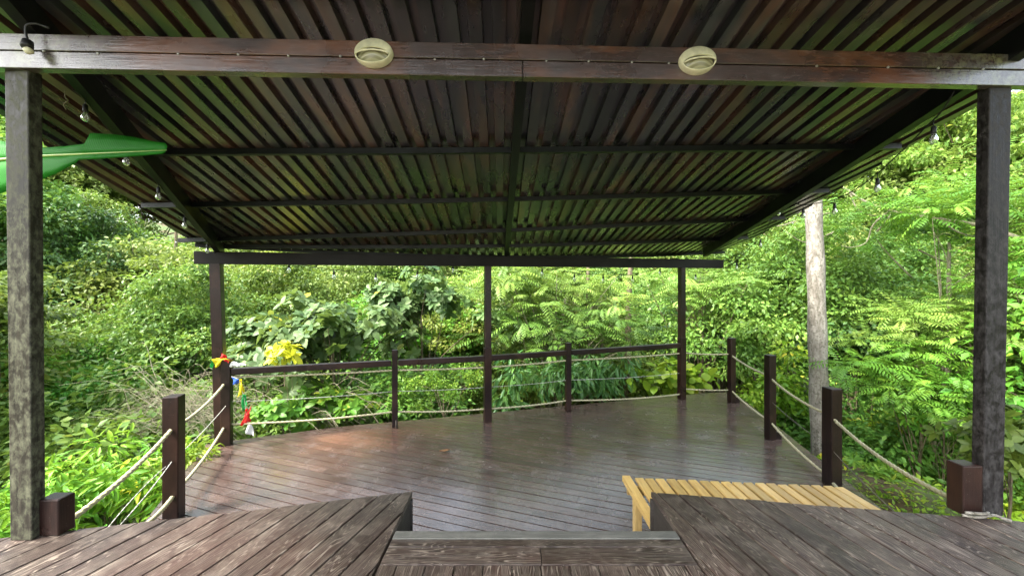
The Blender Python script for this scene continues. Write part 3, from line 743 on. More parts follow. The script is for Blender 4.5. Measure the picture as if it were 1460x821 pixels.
tag(T.build('cloth_wrap',M['f_white']),'crumpled white cloth wrap tied over the left end of the handrail','cloth')

# fallen leaf
c=Vector((*gd(634,644,0),.012)); vs=[];fs=[]
for i in range(7):
    t=i/6; w_=.03*math.sin(math.pi*min(.98,t+.02)); cx_=(t-.5)*.13
    for j in (-1,0,1): vs.append(c+Vector((cx_,j*w_+cx_*.3,.012*abs(j)+.02*(t-.4)**2+.003)))
for i in range(6):
    for j in range(2): k=i*3+j; fs.append((k,k+1,k+4,k+3))
T=TB(); T.raw(vs,fs); o=T.build('fallen_leaf',plain('dry_brown_leaf',(.28,.13,.04),.6)); tag(o,'curled dry brown leaf lying on the lower deck boards','leaf'); o.modifiers.new('S','SOLIDIFY').thickness=.001
# ---------------------------------------------------------------- terrain
def gz(x,y):
    r=math.hypot(x,(y-3)*.95)
    z=-1.3
    if r>5: z-=2.6*min(1,(r-5)/6)**1.2
    if r>13:
        k=.50 if y>0 else .30
        s=max(0,min(1,(y+6)/10)); z+=(r-13)*(.10+.28*s)
    z=min(z,8.0 if x>0 else 8.0)
    if x>2.8 and 2<y<10: z+=.9*math.exp(-((x-5.5)/2.2)**2-((y-5.5)/2.5)**2)
    z+=.25*math.sin(x*.7+1)*math.cos(y*.6)*min(1,r/8)
    return z
N_=90; vs=[];fs=[]; E=95
for i in range(N_+1):
    for j in range(N_+1):
        a=(i/N_*2-1); b=(j/N_*2-1); x=E*a*abs(a)**.6; y=3+E*b*abs(b)**.6; vs.append((x,y,gz(x,y)))
for i in range(N_):
    for j in range(N_): k=i*(N_+1)+j; fs.append((k,k+N_+1,k+N_+2,k+1))
T=TB(); T.raw(vs,fs); tag(T.build('ground',M['ground']),kind='structure')

# ---------------------------------------------------------------- leaves (numpy)
OV=np.array([(0,0,0),(.25,-.19,.03),(.25,0,-.02),(.25,.19,.03),(.55,-.25,.0),(.55,0,-.06),(.55,.25,.0),(.82,-.15,-.08),(.82,0,-.12),(.82,.15,-.08),(1,0,-.2)],float)
OVF=[(0,1,2),(0,2,3),(1,4,5,2),(2,5,6,3),(4,7,8,5),(5,8,9,6),(7,10,8),(8,10,9)]
RH=np.array([(0,0,0),(.42,-.27,.05),(.45,0,-.03),(.42,.27,.05),(1,0,-.12)],float)
RHF=[(0,1,2),(0,2,3),(1,4,2),(2,4,3)]
LN=OV*np.array([1,.55,1.1])
def frames(D,Nn):
    D=D/np.linalg.norm(D,axis=1,keepdims=True); Y=np.cross(Nn,D); Y/=np.linalg.norm(Y,axis=1,keepdims=True)+1e-9; Z=np.cross(D,Y)
    return np.stack([D,Y,Z],axis=2)
def leafmesh(name,tmpl,tf,P,D,Nn,S,tone):
    R=frames(D,Nn); V=np.einsum('nij,mj->nmi',R,tmpl)*S[:,None,None]+P[:,None,:]
    n,m=len(P),len(tmpl); V=V.reshape(-1,3)
    idx=[];st=[];tot=[]; c=0
    base=(np.arange(n)*m)
    loops=np.concatenate([np.array(f) for f in tf]); lens=np.array([len(f) for f in tf])
    L=(base[:,None]+loops[None,:]).reshape(-1)
    lt=np.tile(lens,n); ls=np.concatenate([[0],np.cumsum(lt)[:-1]])
    me=bpy.data.meshes.new(name); me.vertices.add(len(V)); me.vertices.foreach_set('co',V.astype(np.float32).ravel())
    me.loops.add(len(L)); me.loops.foreach_set('vertex_index',L.astype(np.int32))
    me.polygons.add(len(lt)); me.polygons.foreach_set('loop_start',ls.astype(np.int32)); 
    try: me.polygons.foreach_set('loop_total',lt.astype(np.int32))
    except Exception: pass
    me.update(calc_edges=True)
    a=me.attributes.new('tone','FLOAT','FACE'); a.data.foreach_set('value',np.repeat(np.clip(tone,0,1),len(tf)).astype(np.float32))
    me.polygons.foreach_set('use_smooth',np.ones(len(lt),bool))
    return me
def rnd(n): 
    v=rng.normal(size=(n,3)); return v/np.linalg.norm(v,axis=1,keepdims=True)
def clumps(n,R,c,inner=.35,seed=None):
    """clump centres: uneven blob, more toward the outside"""
    d=rnd(n); d[:,2]=np.where(d[:,2]<-.3,-d[:,2]*.6,d[:,2]); r=(inner+(1-inner)*rng.random(n)**.6)[:,None]
    lob=1+.28*np.sin(3*np.arctan2(d[:,1],d[:,0])+rng.random()*6)[:,None]*(1-abs(d[:,2:3]))
    return d*r*lob*np.array(R)+np.array(c)
def leaf_clumps(C,cr,per,size,flat=.5,droop=.25,shell=.5,up=.9,spread=.5):
    P=[];D=[];Nn=[];S=[];Tn=[]
    for i,c in enumerate(C):
        k=int(per*rng.uniform(.6,1.4)); r=cr*rng.uniform(.6,1.35)
        d=rnd(k); rad=(shell+(1-shell)*rng.random(k))[:,None]*r; fl=np.array([1,1,flat]); p=d*rad*fl
        dd=d*np.array([1,1,.5])+rng.normal(size=(k,3))*spread; dd[:,2]-=droop
        nn=rng.normal(size=(k,3))*.45; nn[:,2]+=up
        P.append(p+c);D.append(dd);Nn.append(nn);S.append(rng.uniform(*size,k)); Tn.append(rng.random(k)*.55+rng.random()*.45)
    return [np.concatenate(a) for a in (P,D,Nn,S,Tn)]
def whorls(C,cr,per,k,size,flat=.7):
    """rosettes of k leaves at twig ends"""
    P=[];D=[];Nn=[];S=[];Tn=[]
    for c in C:
        r=cr*rng.uniform(.7,1.3); tone=rng.random()*.4
        for _ in range(int(per*rng.uniform(.7,1.3))):
            o=rnd(1)[0]; o[2]=abs(o[2])*.8+.1 if rng.random()<.8 else o[2]; tip=c+o*r*np.array([1,1,flat])*rng.uniform(.55,1)
            ax=o+np.array([0,0,.5]); ax/=np.linalg.norm(ax); a=np.cross(ax,[.3,.5,.8]); a/=np.linalg.norm(a); b=np.cross(ax,a); ph=rng.random()*6
            for q in range(k):
                t=ph+q*2.4; out=a*math.cos(t)+b*math.sin(t); el=rng.uniform(.1,.75); d=out*(1-el*.4)+ax*el; d[2]-=.12
                P.append(tip-ax*rng.random()*.05);D.append(d);Nn.append(ax+out*-.3+rng.normal(size=3)*.15);S.append(rng.uniform(*size)*(1-.3*el));Tn.append(tone+rng.random()*.62)
    return [np.array(a) for a in (P,D,Nn,S,Tn)]
def pinnate(C,cr,per,pairs,length,leaf,flat=.6,droop=.8):
    """feather leaves: leaflet pairs along drooping stalks"""
    P=[];D=[];Nn=[];S=[];Tn=[]
    for c in C:
        tone=rng.random()*.4
        for _ in range(int(per*rng.uniform(.7,1.3))):
            o=rnd(1)[0]; o[2]=o[2]*.5+.25; p=c+o*cr*np.array([1,1,flat])*rng.uniform(.2,1)
            d=np.array([o[0],o[1],rng.uniform(-.1,.5)])+rng.normal(size=3)*.25; d/=np.linalg.norm(d); L=length*rng.uniform(.7,1.25); st=L/pairs; tl=tone+rng.random()*.35
            for q in range(pairs):
                p=p+d*st; d=d+np.array([0,0,-droop*st/L*.9]); d/=np.linalg.norm(d)
                s=np.cross(d,[0,0,1]); s/=np.linalg.norm(s)+1e-6; u=np.cross(s,d); sc=math.sin(math.pi*(.18+.72*q/pairs))
                for sg in (-1,1):
                    P.append(p);D.append(s*sg*.9+d*.55+np.array([0,0,-.18]));Nn.append(u+rng.normal(size=3)*.12);S.append(leaf*sc*rng.uniform(.85,1.15));Tn.append(tl+rng.random()*.2)
    return [np.array(a) for a in (P,D,Nn,S,Tn)]
def trunkmesh(name,H,r0,C,nl,lean=(0,0),r1=.35,nside=8,seed=0,depth=0.0,twigs=0,curl=.15):
    rs=random.Random(seed); T=TB(); top=Vector((lean[0],lean[1],H)); K=7; line=[]
    for i in range(K+1):
        t=i/K; line.append(Vector((lean[0]*t+rs.uniform(-1,1)*.03*H*.3*(t>0),lean[1]*t+rs.uniform(-1,1)*.03*H*.3*(t>0),-depth+(H+depth)*t)))
    T.tube(smoothpath(line,3),[r0*(1.25 if i==0 else 1)*(1-(1-r1)*i/(K*3)) for i in range(K*3+1)],nside)
    idx=list(range(len(C))); rs.shuffle(idx)
    for q in idx[:nl]:
        e=Vector(C[q]); t=rs.uniform(.35,.95) if e.z>H*.6 else rs.uniform(.25,.6); s=line[0].lerp(line[-1],t); s=line[min(K,int(t*K))]
        m=s.lerp(e,.5)+Vector((rs.uniform(-1,1)*curl,rs.uniform(-1,1)*curl,rs.uniform(0,1)*curl*1.5)); rr_=r0*(1-(1-r1)*t)*.45
        T.tube(smoothpath([s,m,e],4),[rr_*(1-.8*i/8) for i in range(9)],5)
        for _ in range(twigs):
            g=m.lerp(e,rs.random()); g2=g+Vector((rs.uniform(-1,1),rs.uniform(-1,1),rs.uniform(-.3,.8)))*.6; T.tube([g,g.lerp(g2,.5)+Vector((0,0,.07)),g2],[rr_*.25,rr_*.15,rr_*.05],4)
    return T.mesh(name)
def tree(name,label,cat,crown_me,trunk_me,lm,bm,loc,group=None,s=1.0,rz=0,sz=None):
    r=thing(name,label,cat,loc,group,rz); r.scale=(s,s,sz or s)
    link('crown',crown_me,lm,r,world=False); link('trunk',trunk_me,bm,r,world=False); return r
TREES=[]
def place(root,u,d,vc,Hc,label=None,group=None,rz=None,s=None,first=[]):
    """stand a copy so its crown centre (height Hc) is seen at height vc; base on the ground"""
    pass
def stand(x,y): return (x,y,gz(x,y)-.1)

# ---- prototypes -------------------------------------------------
def proto_far(seed,R,Hc,n,per,size,flat,mat,cr=.75,bark='bark',up=.9,droop=.25):
    C=clumps(n,R,(0,0,Hc),.3); cm=leafmesh('crown',RH,RHF,*leaf_clumps(C,cr,per,size,flat,droop,.45,up)); tm=trunkmesh('trunk',Hc,.14,C,14,(.3,.2),seed=seed,depth=1.5)
    cm.materials.append(M[mat]); tm.materials.append(M[bark]); return cm,tm
far=[proto_far(1,(2.7,2.7,2.4),4.2,130,230,(.09,.17),.45,'l_pale',.62),
     proto_far(2,(2.4,2.4,2.8),4.4,130,230,(.08,.15),.55,'l_mid',.6),
     proto_far(3,(3.1,3.1,2.1),4.2,140,230,(.09,.16),.35,'l_pin',.65,droop=.5),
     proto_far(4,(2.3,2.3,2.6),4.0,130,230,(.08,.14),.5,'l_dark',.58),
     proto_far(5,(2.6,2.6,2.2),4.0,130,230,(.09,.16),.4,'l_bright',.62),
     proto_far(6,(1.6,1.6,1.3),1.3,70,200,(.08,.14),.6,'l_mid',.5),
     proto_far(7,(1.7,1.7,1.2),1.2,70,200,(.09,.15),.5,'l_yel',.5)]
CN=0
def put(kind,x,y,label,group,s=1.0,name='forest_tree',cat='tree',dz=0):
    global CN
    cm,tm=kind; r=thing(name,label,cat,(x,y,gz(x,y)-.1+dz),group,random.random()*6.28); r.scale=(s,s,s*random.uniform(.9,1.15))
    link('crown',cm,None,r,world=False); link('trunk',tm,None,r,world=False); CN+=1; return r
rs=random.Random(5)
# hillside rings
def ring_bushes(r0,r1,n,a0,a1):
    for i in range(n):
        a=math.radians(a0+(a1-a0)*(i+rs.uniform(.1,.9))/n); r=rs.uniform(r0,r1); k=rs.choice((5,6,5)); put(far[k],r*math.sin(a),r*math.cos(a),'leafy bush filling the valley floor in front of the wood','bushes on the valley floor',rs.uniform(.8,1.3),'forest_bush','bush')
def ring_trees(r0,r1,n,a0,a1,weights,label,group,smin,smax,name='forest_tree'):
    for i in range(n):
        a=math.radians(a0+(a1-a0)*(i+rs.uniform(.1,.9))/n); r=rs.uniform(r0,r1); x=r*math.sin(a); y=r*math.cos(a)
        k=rs.choices(range(5),weights)[0]; put(far[k],x,y,label,group,rs.uniform(smin,smax),name)
ring_bushes(8.8,11.5,10,-64,6)
ring_bushes(10.8,12.2,6,10,62)
ring_bushes(12,15,14,-60,60)
ring_trees(12.5,15,19,-62,60,(2,4,3,2,1),'mid green leafy tree in the dense wood just beyond the valley','trees of the near wood',.75,1.0)
ring_trees(17,20,17,-66,64,(5,3,3,2,1),'pale green tree on the lower slope of the wooded hill','trees on the lower hillside',.95,1.25)
ring_trees(22,27,17,-68,68,(5,3,3,2,1),'pale tree higher up the wooded hill','trees on the upper hillside',1.0,1.3)
ring_trees(31,38,16,-70,70,(6,3,2,2,1),'faint tree along the top of the wooded hill','trees on the hilltop',1.3,1.7)
for (u,d,k,sc_) in ((40,19,4,1.5),(95,20,0,1.5),(150,21,0,1.5),(200,20,0,1.35),(1420,16,2,1.5),(1340,17,0,1.4)):
    put(far[k],gx(u,d),d,'tall tree standing clear of the wood near the roof edge','tall trees of the wood edge',sc_)
# woods at the sides and behind, seen as reflections
for (x,y,k,s) in ((-9,0,4,1),(-10,4,1,1.1),(9.5,0,2,1),(10,4,4,1.1),(-12,-5,2,1.2),(12,-5,0,1.2)):
    put(far[k],x,y,'leafy green tree standing at the side of the shelter','trees beside the shelter',s)

def near(name,label,cat,kind,u,vc,d,Hc,C,leaf,tmplt,lm,bark='bark',r0=.07,nl=10,lean=(0,0),twigs=0,rz=0,seed=3,s=1.0,group=None,sink=0):
    """one individually built plant: crown centre seen at (u,vc) from distance d"""
    cm=leafmesh('crown',tmplt[0],tmplt[1],*leaf); c=at(u,vc,d); z0=c.z-Hc*s
    g=gz(c.x,c.y); tm=trunkmesh('trunk',Hc,r0,C,nl,lean,seed=seed,depth=max(0,(z0-g))/s+.2,twigs=twigs)
    r=thing(name,label,cat,(c.x,c.y,z0),group,rz); r.scale=(s,s,s)
    link('crown',cm,M[lm],r,world=False); link('trunk',tm,M[bark],r,world=False); return r
OVT=(OV,OVF); RHT=(RH,RHF); LNT=(LN,OVF)
# 1 big leafed tree, centre left
C=clumps(30,(2.0,1.1,1.35),(0,0,2.6),.2); near('broadleaf_tree','small tree with large glossy oval leaves behind the railing, left of the middle post','tree','w',475,500,8.1,2.6,C,whorls(C,.5,13,8,(.18,.30)),OVT,'l_broad',r0=.06,nl=20)
C=clumps(14,(1.0,.8,.75),(0,0,1.5),.2); near('broadleaf_shrub','low shrub with large pale oval leaves behind the left end of the handrail','shrub','w',375,505,8.3,1.5,C,whorls(C,.42,12,8,(.16,.26)),OVT,'l_broad',r0=.04)
C=clumps(12,(1.1,.7,.5),(0,0,1.2),.2); near('broadleaf_shrub','low shrub with fresh green oval leaves just under the lower back rope, left part','shrub','w',440,598,6.9,1.2,C,whorls(C,.36,10,7,(.14,.24)),OVT,'l_bright',r0=.03)
C=clumps(22,(1.3,.9,1.1),(0,0,2.6),.2); near('broadleaf_tree','small tree with large green oval leaves immediately left of the middle post','tree','w',600,450,8.8,2.6,C,whorls(C,.45,13,8,(.16,.26)),OVT,'l_broad',r0=.05,nl=14)
C=clumps(3,(.25,.15,.12),(0,0,1.4),.1); near('yellow_leaf_plant','plant with large lemon yellow leaves just above the left part of the handrail','plant','w',405,508,6.6,1.4,C,whorls(C,.2,5,6,(.16,.24)),OVT,'l_lemon',r0=.02)
# 2 feather leafed tree, centre
C=clumps(34,(2.6,1.3,1.25),(0,0,4.2),.2); near('feather_leaf_tree','tree with drooping yellow green feather leaves and bare twigs behind the middle post','tree','p',770,425,9.6,4.2,C,pinnate(C,.55,20,8,.5,.14),LNT,'l_pin',r0=.10,nl=12,twigs=5,lean=(.6,0),bark='twig')
C=clumps(26,(2.3,1.0,.8),(0,0,2.6),.2); near('feather_leaf_tree','lower tree of hanging feather leaves just above the handrail right of the middle post','tree','p',800,480,9.0,2.6,C,pinnate(C,.5,17,8,.45,.13),LNT,'l_mid',r0=.06,nl=8,twigs=4,bark='twig')
C=clumps(20,(1.7,1.1,1.1),(0,0,3.6),.2); near('feather_leaf_tree','tree with drooping feather leaves and tangled grey twigs right of the right back post','tree','p',1000,420,10.5,3.6,C,pinnate(C,.5,18,8,.45,.13),LNT,'l_pin',r0=.09,nl=18,twigs=5)
# 3 dark long leafed tree
C=clumps(22,(1.7,.9,.75),(0,0,2.0),.2); near('dark_leaf_shrub','dark green shrub with long drooping leaves behind the railing, right of the middle post','shrub','l',800,545,8.0,2.0,C,leaf_clumps(C,.42,75,(.16,.26),.7,.9,.3,.6,.4),LNT,'l_dark',r0=.05,nl=12)
# 4 fine bright bush
C=clumps(18,(.85,.6,.5),(0,0,1.3),.1); near('fine_leaf_bush','rounded bush of tiny bright green leaves behind the rope left of the middle post','bush','f',632,560,7.3,1.3,C,leaf_clumps(C,.2,190,(.035,.07),.8,.1,.3,.7),RHT,'l_bright',r0=.03)
# 5 big pale leaves beyond the corner
C=clumps(12,(.95,.5,.5),(0,0,1.6),.1); near('round_leaf_plant','plant with large light green round leaves glowing beyond the right back post','plant','w',965,545,8.9,1.6,C,leaf_clumps(C,.32,26,(.16,.27),.7,.35,.4,1.2,.5),(OV*np.array([1,1.7,1]),OVF),'l_yel',r0=.03)
# 6 yellow green shrubs by the right railing
C=clumps(22,(.75,.6,1.5),(0,0,2.4),.1); near('leafy_shrub','tall shrub with yellow tipped leaves between the right railing and the pale trunk','shrub','l',1100,585,8.2,2.4,C,leaf_clumps(C,.33,95,(.08,.14),.6,.3,.3,.9),OVT,'l_yel',r0=.04)
C=clumps(18,(1.0,.6,.9),(0,0,2.4),.1); near('leafy_shrub','dark green shrub behind the first post of the right railing','shrub','l',1075,520,9.2,2.4,C,leaf_clumps(C,.4,110,(.07,.13),.6,.3,.3,.9),OVT,'l_mid',r0=.04)
# 7 pale trunk
c=at(1163,400,7.0); g=gz(c.x,c.y); H=11.0
T=TB(); line=[Vector((.12,0,-.3)),Vector((.05,0,1.6)),Vector((0,0,3.6)),Vector((-.06,0,5.4)),Vector((.04,.05,7.6)),Vector((.2,.1,H))]
L=smoothpath(line,6); T.tube(L,[.155-.05*i/(len(L)-1)+.008*math.sin(i*1.7) for i in range(len(L))],16)
for (z,e) in ((5.1,(1.8,.9,5.9)),(7.7,(-2.2,.4,9.6)),(8.4,(2.1,-.8,10.6)),(9,(-1.6,1.2,11)),(7.9,(3.2,-.6,10.0))):
    T.tube(smoothpath([(0,0,z),(e[0]*.5,e[1]*.5,z+(e[2]-z)*.65),e],5),[.07*(1-.8*i/10) for i in range(11)],7)
tm=T.mesh('trunk'); C=clumps(34,(3.2,2.4,1.6),(0,0,10.6),.2); cm=leafmesh('crown',RH,RHF,*leaf_clumps(C,.7,120,(.1,.17),.4,.3,.4))
r=thing('pale_trunk_tree','tall tree with straight pale blotched trunk right of the deck railing','tree',(c.x,c.y,g)); link('crown',cm,M['l_pin'],r,world=False); link('trunk',tm,M['bark_pale'],r,world=False)
# 8 right compound leaf trees
C=clumps(44,(1.9,1.4,2.3),(0,0,5.0),.15); near('feather_leaf_tree','bright green tree with feather leaves filling the view left of the black front post','tree','p',1350,345,7.6,5.0,C,pinnate(C,.5,20,7,.42,.12,droop=.5),LNT,'l_bright',r0=.07,nl=5,twigs=2,bark='twig')
C=clumps(24,(1.25,.8,.95),(0,0,3.2),.1); near('feather_leaf_tree','yellow green young tree with feather leaves below the bare bough, left of the black post','tree','p',1335,470,7.0,3.2,C,pinnate(C,.45,18,7,.38,.105,droop=.6),LNT,'l_pin',r0=.04,nl=5,bark='twig')
C=clumps(26,(1.3,1.2,1.9),(0,0,3.5),.15); near('feather_leaf_tree','bright green tree with feather leaves at the far right edge, behind the black post','tree','p',1490,430,6.3,3.5,C,pinnate(C,.45,20,7,.4,.11,droop=.5),LNT,'l_bright',r0=.07,nl=14)
C=clumps(22,(1.2,.8,.9),(0,0,2.2),.1); near('feather_leaf_shrub','shrub of arching green feather leaves below the right tree, behind the sagging rope','shrub','p',1312,560,6.6,2.2,C,pinnate(C,.42,17,8,0.38,.115,droop=.7),LNT,'l_bright',r0=.04)
C=clumps(12,(.9,.5,.35),(0,0,1.0),.1); near('broadleaf_shrub','low green shrub with pointed leaves in front of the bare ground at the right','shrub','w',1345,600,6.6,1.0,C,whorls(C,.3,10,7,(.12,.2)),LNT,'l_bright',r0=.025)
C=clumps(5,(.3,.2,.2),(0,0,.6),.1); near('seedling','small green seedling growing on the mossy ground beside the slatted bench','plant','w',1250,670,5.4,.6,C,whorls(C,.18,6,7,(.10,.17)),LNT,'l_bright',r0=.012)
C=clumps(10,(.5,.5,.5),(0,0,1.0),.1); near('leafy_shrub','green shrub standing at the foot of the black front post, outside the deck','shrub','l',1440,640,3.9,1.0,C,whorls(C,.26,10,7,(.09,.16)),OVT,'l_mid',r0=.02)
C=clumps(26,(1.1,.7,1.0),(0,0,3.2),.15); near('dark_tree','dark shady tree behind the pale trunk','tree','l',1212,510,8.9,3.2,C,leaf_clumps(C,.5,130,(.1,.17),.5,.3,.3),OVT,'l_dark',r0=.08)
C=clumps(30,(1.9,1.1,1.3),(0,0,3.8),.15); near('leafy_tree','light green leafy tree above the dark gap right of the pale trunk','tree','l',1250,400,11.5,3.8,C,leaf_clumps(C,.5,120,(.1,.18),.4,.3,.3),OVT,'l_pin',r0=.08)
# 10 left layered tree
C=clumps(34,(1.7,1.4,1.0),(0,0,2.6),.2); near('layered_tree','tree with flat layers of small green leaves in the middle of the left side','tree','l',165,560,8.6,2.6,C,leaf_clumps(C,.55,240,(.06,.12),.22,.35,.2,1.1),OVT,'l_bright',r0=.07,nl=20)
C=clumps(24,(1.1,1.0,1.1),(0,0,2.4),.2); near('leafy_tree','dense green tree left of the lichen covered post','tree','l',-10,470,7.0,2.4,C,leaf_clumps(C,.5,200,(.07,.13),.35,.35,.25,1.0),OVT,'l_mid',r0=.06)
C=clumps(18,(1.2,.9,.9),(0,0,2.0),.2); near('leafy_tree','deep green tree between the left side tree and the left back post','tree','l',260,475,11.5,2.0,C,leaf_clumps(C,.5,170,(.08,.15),.4,.3,.3,1.0),OVT,'l_dark',r0=.07)
C=clumps(26,(1.6,1.2,1.3),(0,0,3.2),.2); near('leafy_tree','pale yellow green tree above the left railing, below the scalloped roof edge','tree','l',210,390,12.5,3.2,C,leaf_clumps(C,.6,150,(.1,.17),.4,.3,.3,1.0),OVT,'l_pale',r0=.08)
# 12 lower left bushes
C=clumps(30,(1.35,.9,.65),(0,0,1.5),.1); near('yellow_green_bush','yellow green bush with pointed leaves filling the gap under the left rope','bush','l',150,712,4.7,1.5,C,leaf_clumps(C,.3,105,(.10,.17),.7,.45,.25,1.0,.5),LNT,'l_yel',r0=.03,nl=22,twigs=2)
C=clumps(10,(.7,.7,.5),(0,0,1.2),.1); near('yellow_green_bush','yellow green bush peeping out left of the lichen covered post foot','bush','l',-20,740,3.9,1.2,C,leaf_clumps(C,.26,100,(.09,.15),.7,.4,.25,1.0,.5),LNT,'l_yel',r0=.02)
C=clumps(8,(.3,.35,.35),(0,0,1.0),.1); near('yellow_green_bush','small yellow green bush right of the short left railing post','bush','l',268,655,5.0,1.0,C,leaf_clumps(C,.22,80,(.09,.15),.7,.4,.25,1.0,.5),LNT,'l_yel',r0=.02)
C=clumps(9,(.45,.4,.25),(0,0,.8),.1); near('leafy_shrub','low dark shrub under the dry twigs beside the left back post','shrub','l',285,600,7.2,.8,C,leaf_clumps(C,.25,90,(.08,.13),.7,.4,.25,1.0,.5),LNT,'l_mid',r0=.02)

# dry tangle
T=TB(); rs=random.Random(9); c0=at(262,585,6.3)
for i in range(260):
    a=c0+Vector((rs.gauss(0,.28),rs.gauss(0,.25),rs.gauss(-.02,.2))); L=rs.uniform(.5,1.3); th=rs.uniform(-.9,.9)+ (math.pi if rs.random()<.5 else 0)
    d=Vector((math.cos(th),rs.uniform(-.5,.5),math.sin(th)*.6+.15)).normalized(); m=a+d*L*.5+Vector((0,0,rs.uniform(0,.25))); e=a+d*L-Vector((0,0,rs.uniform(.05,.45)))
    T.tube(smoothpath([a,a.lerp(m,.5)+Vector((rs.gauss(0,.06),0,rs.gauss(0,.06))),m,e],3),[rs.uniform(.0025,.005)*(1-.6*k/9) for k in range(10)],4)
tag(T.build('dry_twigs',M['twig']),'tangled heap of dry pale twigs beside the left back post','dead branches')
T=TB()
for i in range(120):
    a=at(430,580,7.3)+Vector((rs.gauss(0,.6),rs.gauss(0,.3),rs.gauss(0,.16))); L=rs.uniform(.4,1.0); th=rs.uniform(-.6,.9)
    d=Vector((math.cos(th),rs.uniform(-.5,.5),math.sin(th)*.6)).normalized(); T.tube(smoothpath([a,a+d*L*.5+Vector((0,0,.08)),a+d*L-Vector((0,0,.2))],3),.005,4)
tag(T.build('dry_twigs',M['twig']),'sprawl of dry brown stems behind the lower back rope','dead branches')
# long mossy branch and bare boughs at the right
T=TB()
T.tube(smoothpath([at(1195,262,8.8),at(1240,290,8.2),at(1290,304,7.6),at(1340,312,7.2),at(1400,322,6.9),at(1470,345,6.6)],6),[.018+.0007*i for i in range(31)],7)
for pts in ([(1268,300,7.9),(1245,320,7.8),(1235,345,7.8),(1215,352,7.8),(1200,350,7.8)],[(1300,395,8.2),(1275,370,8.2),(1258,352,8.2),(1250,340,8.2)],[(1210,270,8.6),(1225,300,8.4),(1262,310,8.2)],[(1340,312,7.2),(1365,330,7.1),(1395,338,7.1)],[(1250,330,8),(1270,305,8),(1272,285,8)],[(1200,300,8.7),(1150,310,8.8),(1110,322,8.8),(1085,318,8.8)],[(1190,330,8.7),(1150,345,8.8),(1120,330,8.8)],[(1310,356,7.8),(1345,372,7.8),(1385,380,7.8)]):
    q=smoothpath([at(*p_) for p_ in pts],5); T.tube(q,[.02*(1-.7*i/(len(q)-1)) for i in range(len(q))],5)
tag(T.build('bare_branch',M['twig']),'long bare mossy bough reaching in from the right under the string lights','branch')
# bare trunks in the wood
for (u,vb,vt,d,r_,lab) in ((888,600,440,9.8,.11,'brown trunk rising behind the rope railing left of the right back post'),(838,590,455,10.2,.08,'thin leaning brown trunk behind the post right of the middle'),(858,585,505,10.0,.06,'slender mossy trunk behind the railing'),(247,480,375,13,.08,'slim grey trunk in the left wood above the side tree'),(186,470,385,14,.07,'slim trunk far left in the wood')):
    a=at(u,vb,d); b=at(u+random.uniform(-8,8),vt,d); g=gz(a.x,a.y); T=TB(); q=smoothpath([Vector((a.x,a.y,g-.2)),a,a.lerp(b,.5)+Vector((.05,0,0)),b,b+(b-a)*.6],5); T.tube(q,[r_*(1-.5*i/(len(q)-1)) for i in range(len(q))],10)
    tag(T.build('tree_trunk',M['bark']),lab,'trunk')
# ground cover on the bare patch
P=[];D=[];Nn=[];S=[];Tn=[]
n_=22000; X=rng.uniform(2.6,8,n_); Y=rng.uniform(2.6,8.5,n_); keep=[i for i in range(n_) if math.sin(X[i]*2.1)+math.cos(Y[i]*1.7)+rng.normal()*.6>-1.1]
X=X[keep];Y=Y[keep]; Z=np.array([gz(a,b) for a,b in zip(X,Y)])+.02
P=np.stack([X,Y,Z],1); D=rng.normal(size=P.shape); D[:,2]=abs(D[:,2])*.6; Nn=rng.normal(size=P.shape)*.3; Nn[:,2]+=1
me=leafmesh('ground_cover',RH,RHF,P,D,Nn,rng.uniform(.04,.1,len(P)),rng.random(len(P)))
tag(link('ground_cover',me,M['l_yel']),'low yellow green ground cover on the earth right of the deck','ground cover',kind='stuff')
P=np.stack([rng.uniform(-12,12,16000),rng.uniform(2,16,16000),np.zeros(16000)],1)
P=P[[not((-4.3<a<4.5 and b<8.4) or (a>2.5 and b<8)) for a,b in P[:,:2]]]; P[:,2]=[gz(a,b)+rng.random()*.5 for a,b in P[:,:2]]
D=rng.normal(size=P.shape); D[:,2]=abs(D[:,2])*.4; Nn=rng.normal(size=P.shape)*.4; Nn[:,2]+=1
me=leafmesh('undergrowth',RH,RHF,P,D,Nn,rng.uniform(.12,.3,len(P)),rng.random(len(P)))
tag(link('undergrowth',me,M['l_dark']),'dark leafy undergrowth covering the forest floor around the deck','undergrowth',kind='stuff')

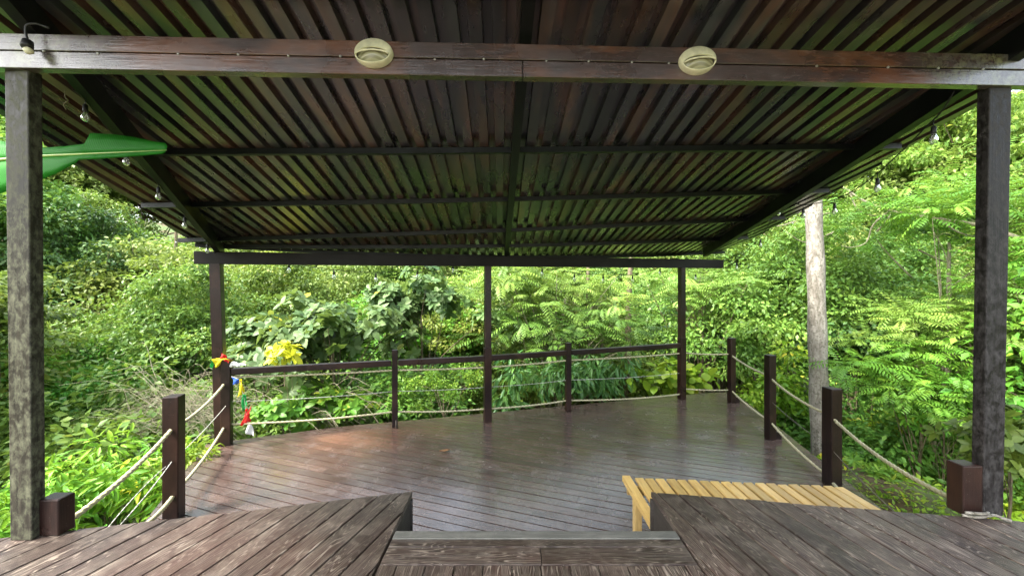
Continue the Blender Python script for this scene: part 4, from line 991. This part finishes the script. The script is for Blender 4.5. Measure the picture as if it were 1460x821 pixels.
# ---- banana plant ---------------------------------------------
ban=thing('banana_plant','banana plant at the left edge, its torn green leaf reaching past the lichen covered post','banana plant',at(-190,560,2.9))
def blade(mid,wu,wl,dirU,dirL,name):
    vs=[];fs=[];uv=[]; n=len(mid)-1
    for side,(w_,dr) in enumerate(((wu,dirU),(wl,dirL))):
        b=len(vs)
        for i,q in enumerate(mid):
            for j in range(4):
                t=j/3; k=w_[i] if i<len(w_) else 0; dv=dr[i] if isinstance(dr,list) else dr
                vs.append(q+dv*k*t+Vector((0,-.015*math.sin(t*2.5)*(1 if side else .5),0))); uv.append((i/n*3+t*.15,t))
        for i in range(n):
            for j in range(3): k=b+i*4+j; fs.append((k,k+1,k+5,k+4))
    me=bpy.data.meshes.new(name); me.from_pydata([tuple(v) for v in vs],[],fs); ul=me.uv_layers.new(name='UVMap')
    for l in me.loops: ul.data[l.index].uv=uv[l.vertex_index]
    for p_ in me.polygons: p_.use_smooth=True
    o=link(name,me,M['banana'],ban); o.modifiers.new('S','SOLIDIFY').thickness=.0012; return o
us=[-90,-60,-30,0,30,60,90,115,117,150,185,215,233,238]
mid=[at(u,222+(-(u-60)*.045 if u>60 else (60-u)*.09),2.75-.0004*(u-60)) for u in us]
pxm=2.75/F
wu=[50,46,40,30,20,14,15,17,36,32,25,16,12,6]; wl=[40,60,66,62,52,44,30,14,10,9,8,7,6,4]
dU=[Vector((.0,.35,1)).normalized()]*14; dL=[Vector((-.25 if i<9 else 0,-.05,-1)).normalized() for i in range(14)]
blade(mid,[w_*pxm for w_ in wu],[w_*pxm*.95 for w_ in wl],dU,dL,'leaf')
T=TB(); T.tube(mid,[.014*(1-.85*i/13) for i in range(14)],8); T.tube(smoothpath([mid[0],mid[0]+Vector((-.5,0,-.15)),at(-190,420,2.9)],5),[.014+.002*i for i in range(11)],8); T.build('leaf_stalk',M['midrib'],ban)
c=at(-190,560,2.9); T=TB(); T.tube([Vector((c.x,c.y,gz(c.x,c.y)-.1)),Vector((c.x,c.y,1.0)),Vector((c.x+.02,c.y,2.1))],[.12,.10,.06],14); T.build('stem',M['midrib'],ban)
for k,(a,l_) in enumerate(((2.4,1.5),(3.6,1.3),(4.8,1.4))):
    m2=[Vector((c.x,c.y,2.0))+Vector((math.cos(a)*l_*t,math.sin(a)*l_*t,.9*t-1.1*t*t)) for t in [i/13 for i in range(14)]]
    sd2=Vector((-math.sin(a),math.cos(a),.15)); ww=[.25*math.sin(math.pi*min(1,.08+i/13.5)) for i in range(14)]
    blade(m2,ww,ww,[sd2]*14,[-sd2+Vector((0,0,.1))]*14,'leaf')
# dangling dry tendril near the left rafter
T=TB(); q=[at(93,128,2.5),at(93,138,2.5),at(97,143,2.5),at(91,148,2.5),at(94,156,2.5)]; T.tube(smoothpath(q,5),.003,5); tag(T.build('dry_tendril',M['twig']),'curled dry tendril hanging from the roof sheet by the left post','tendril')
print('TREES',CN)
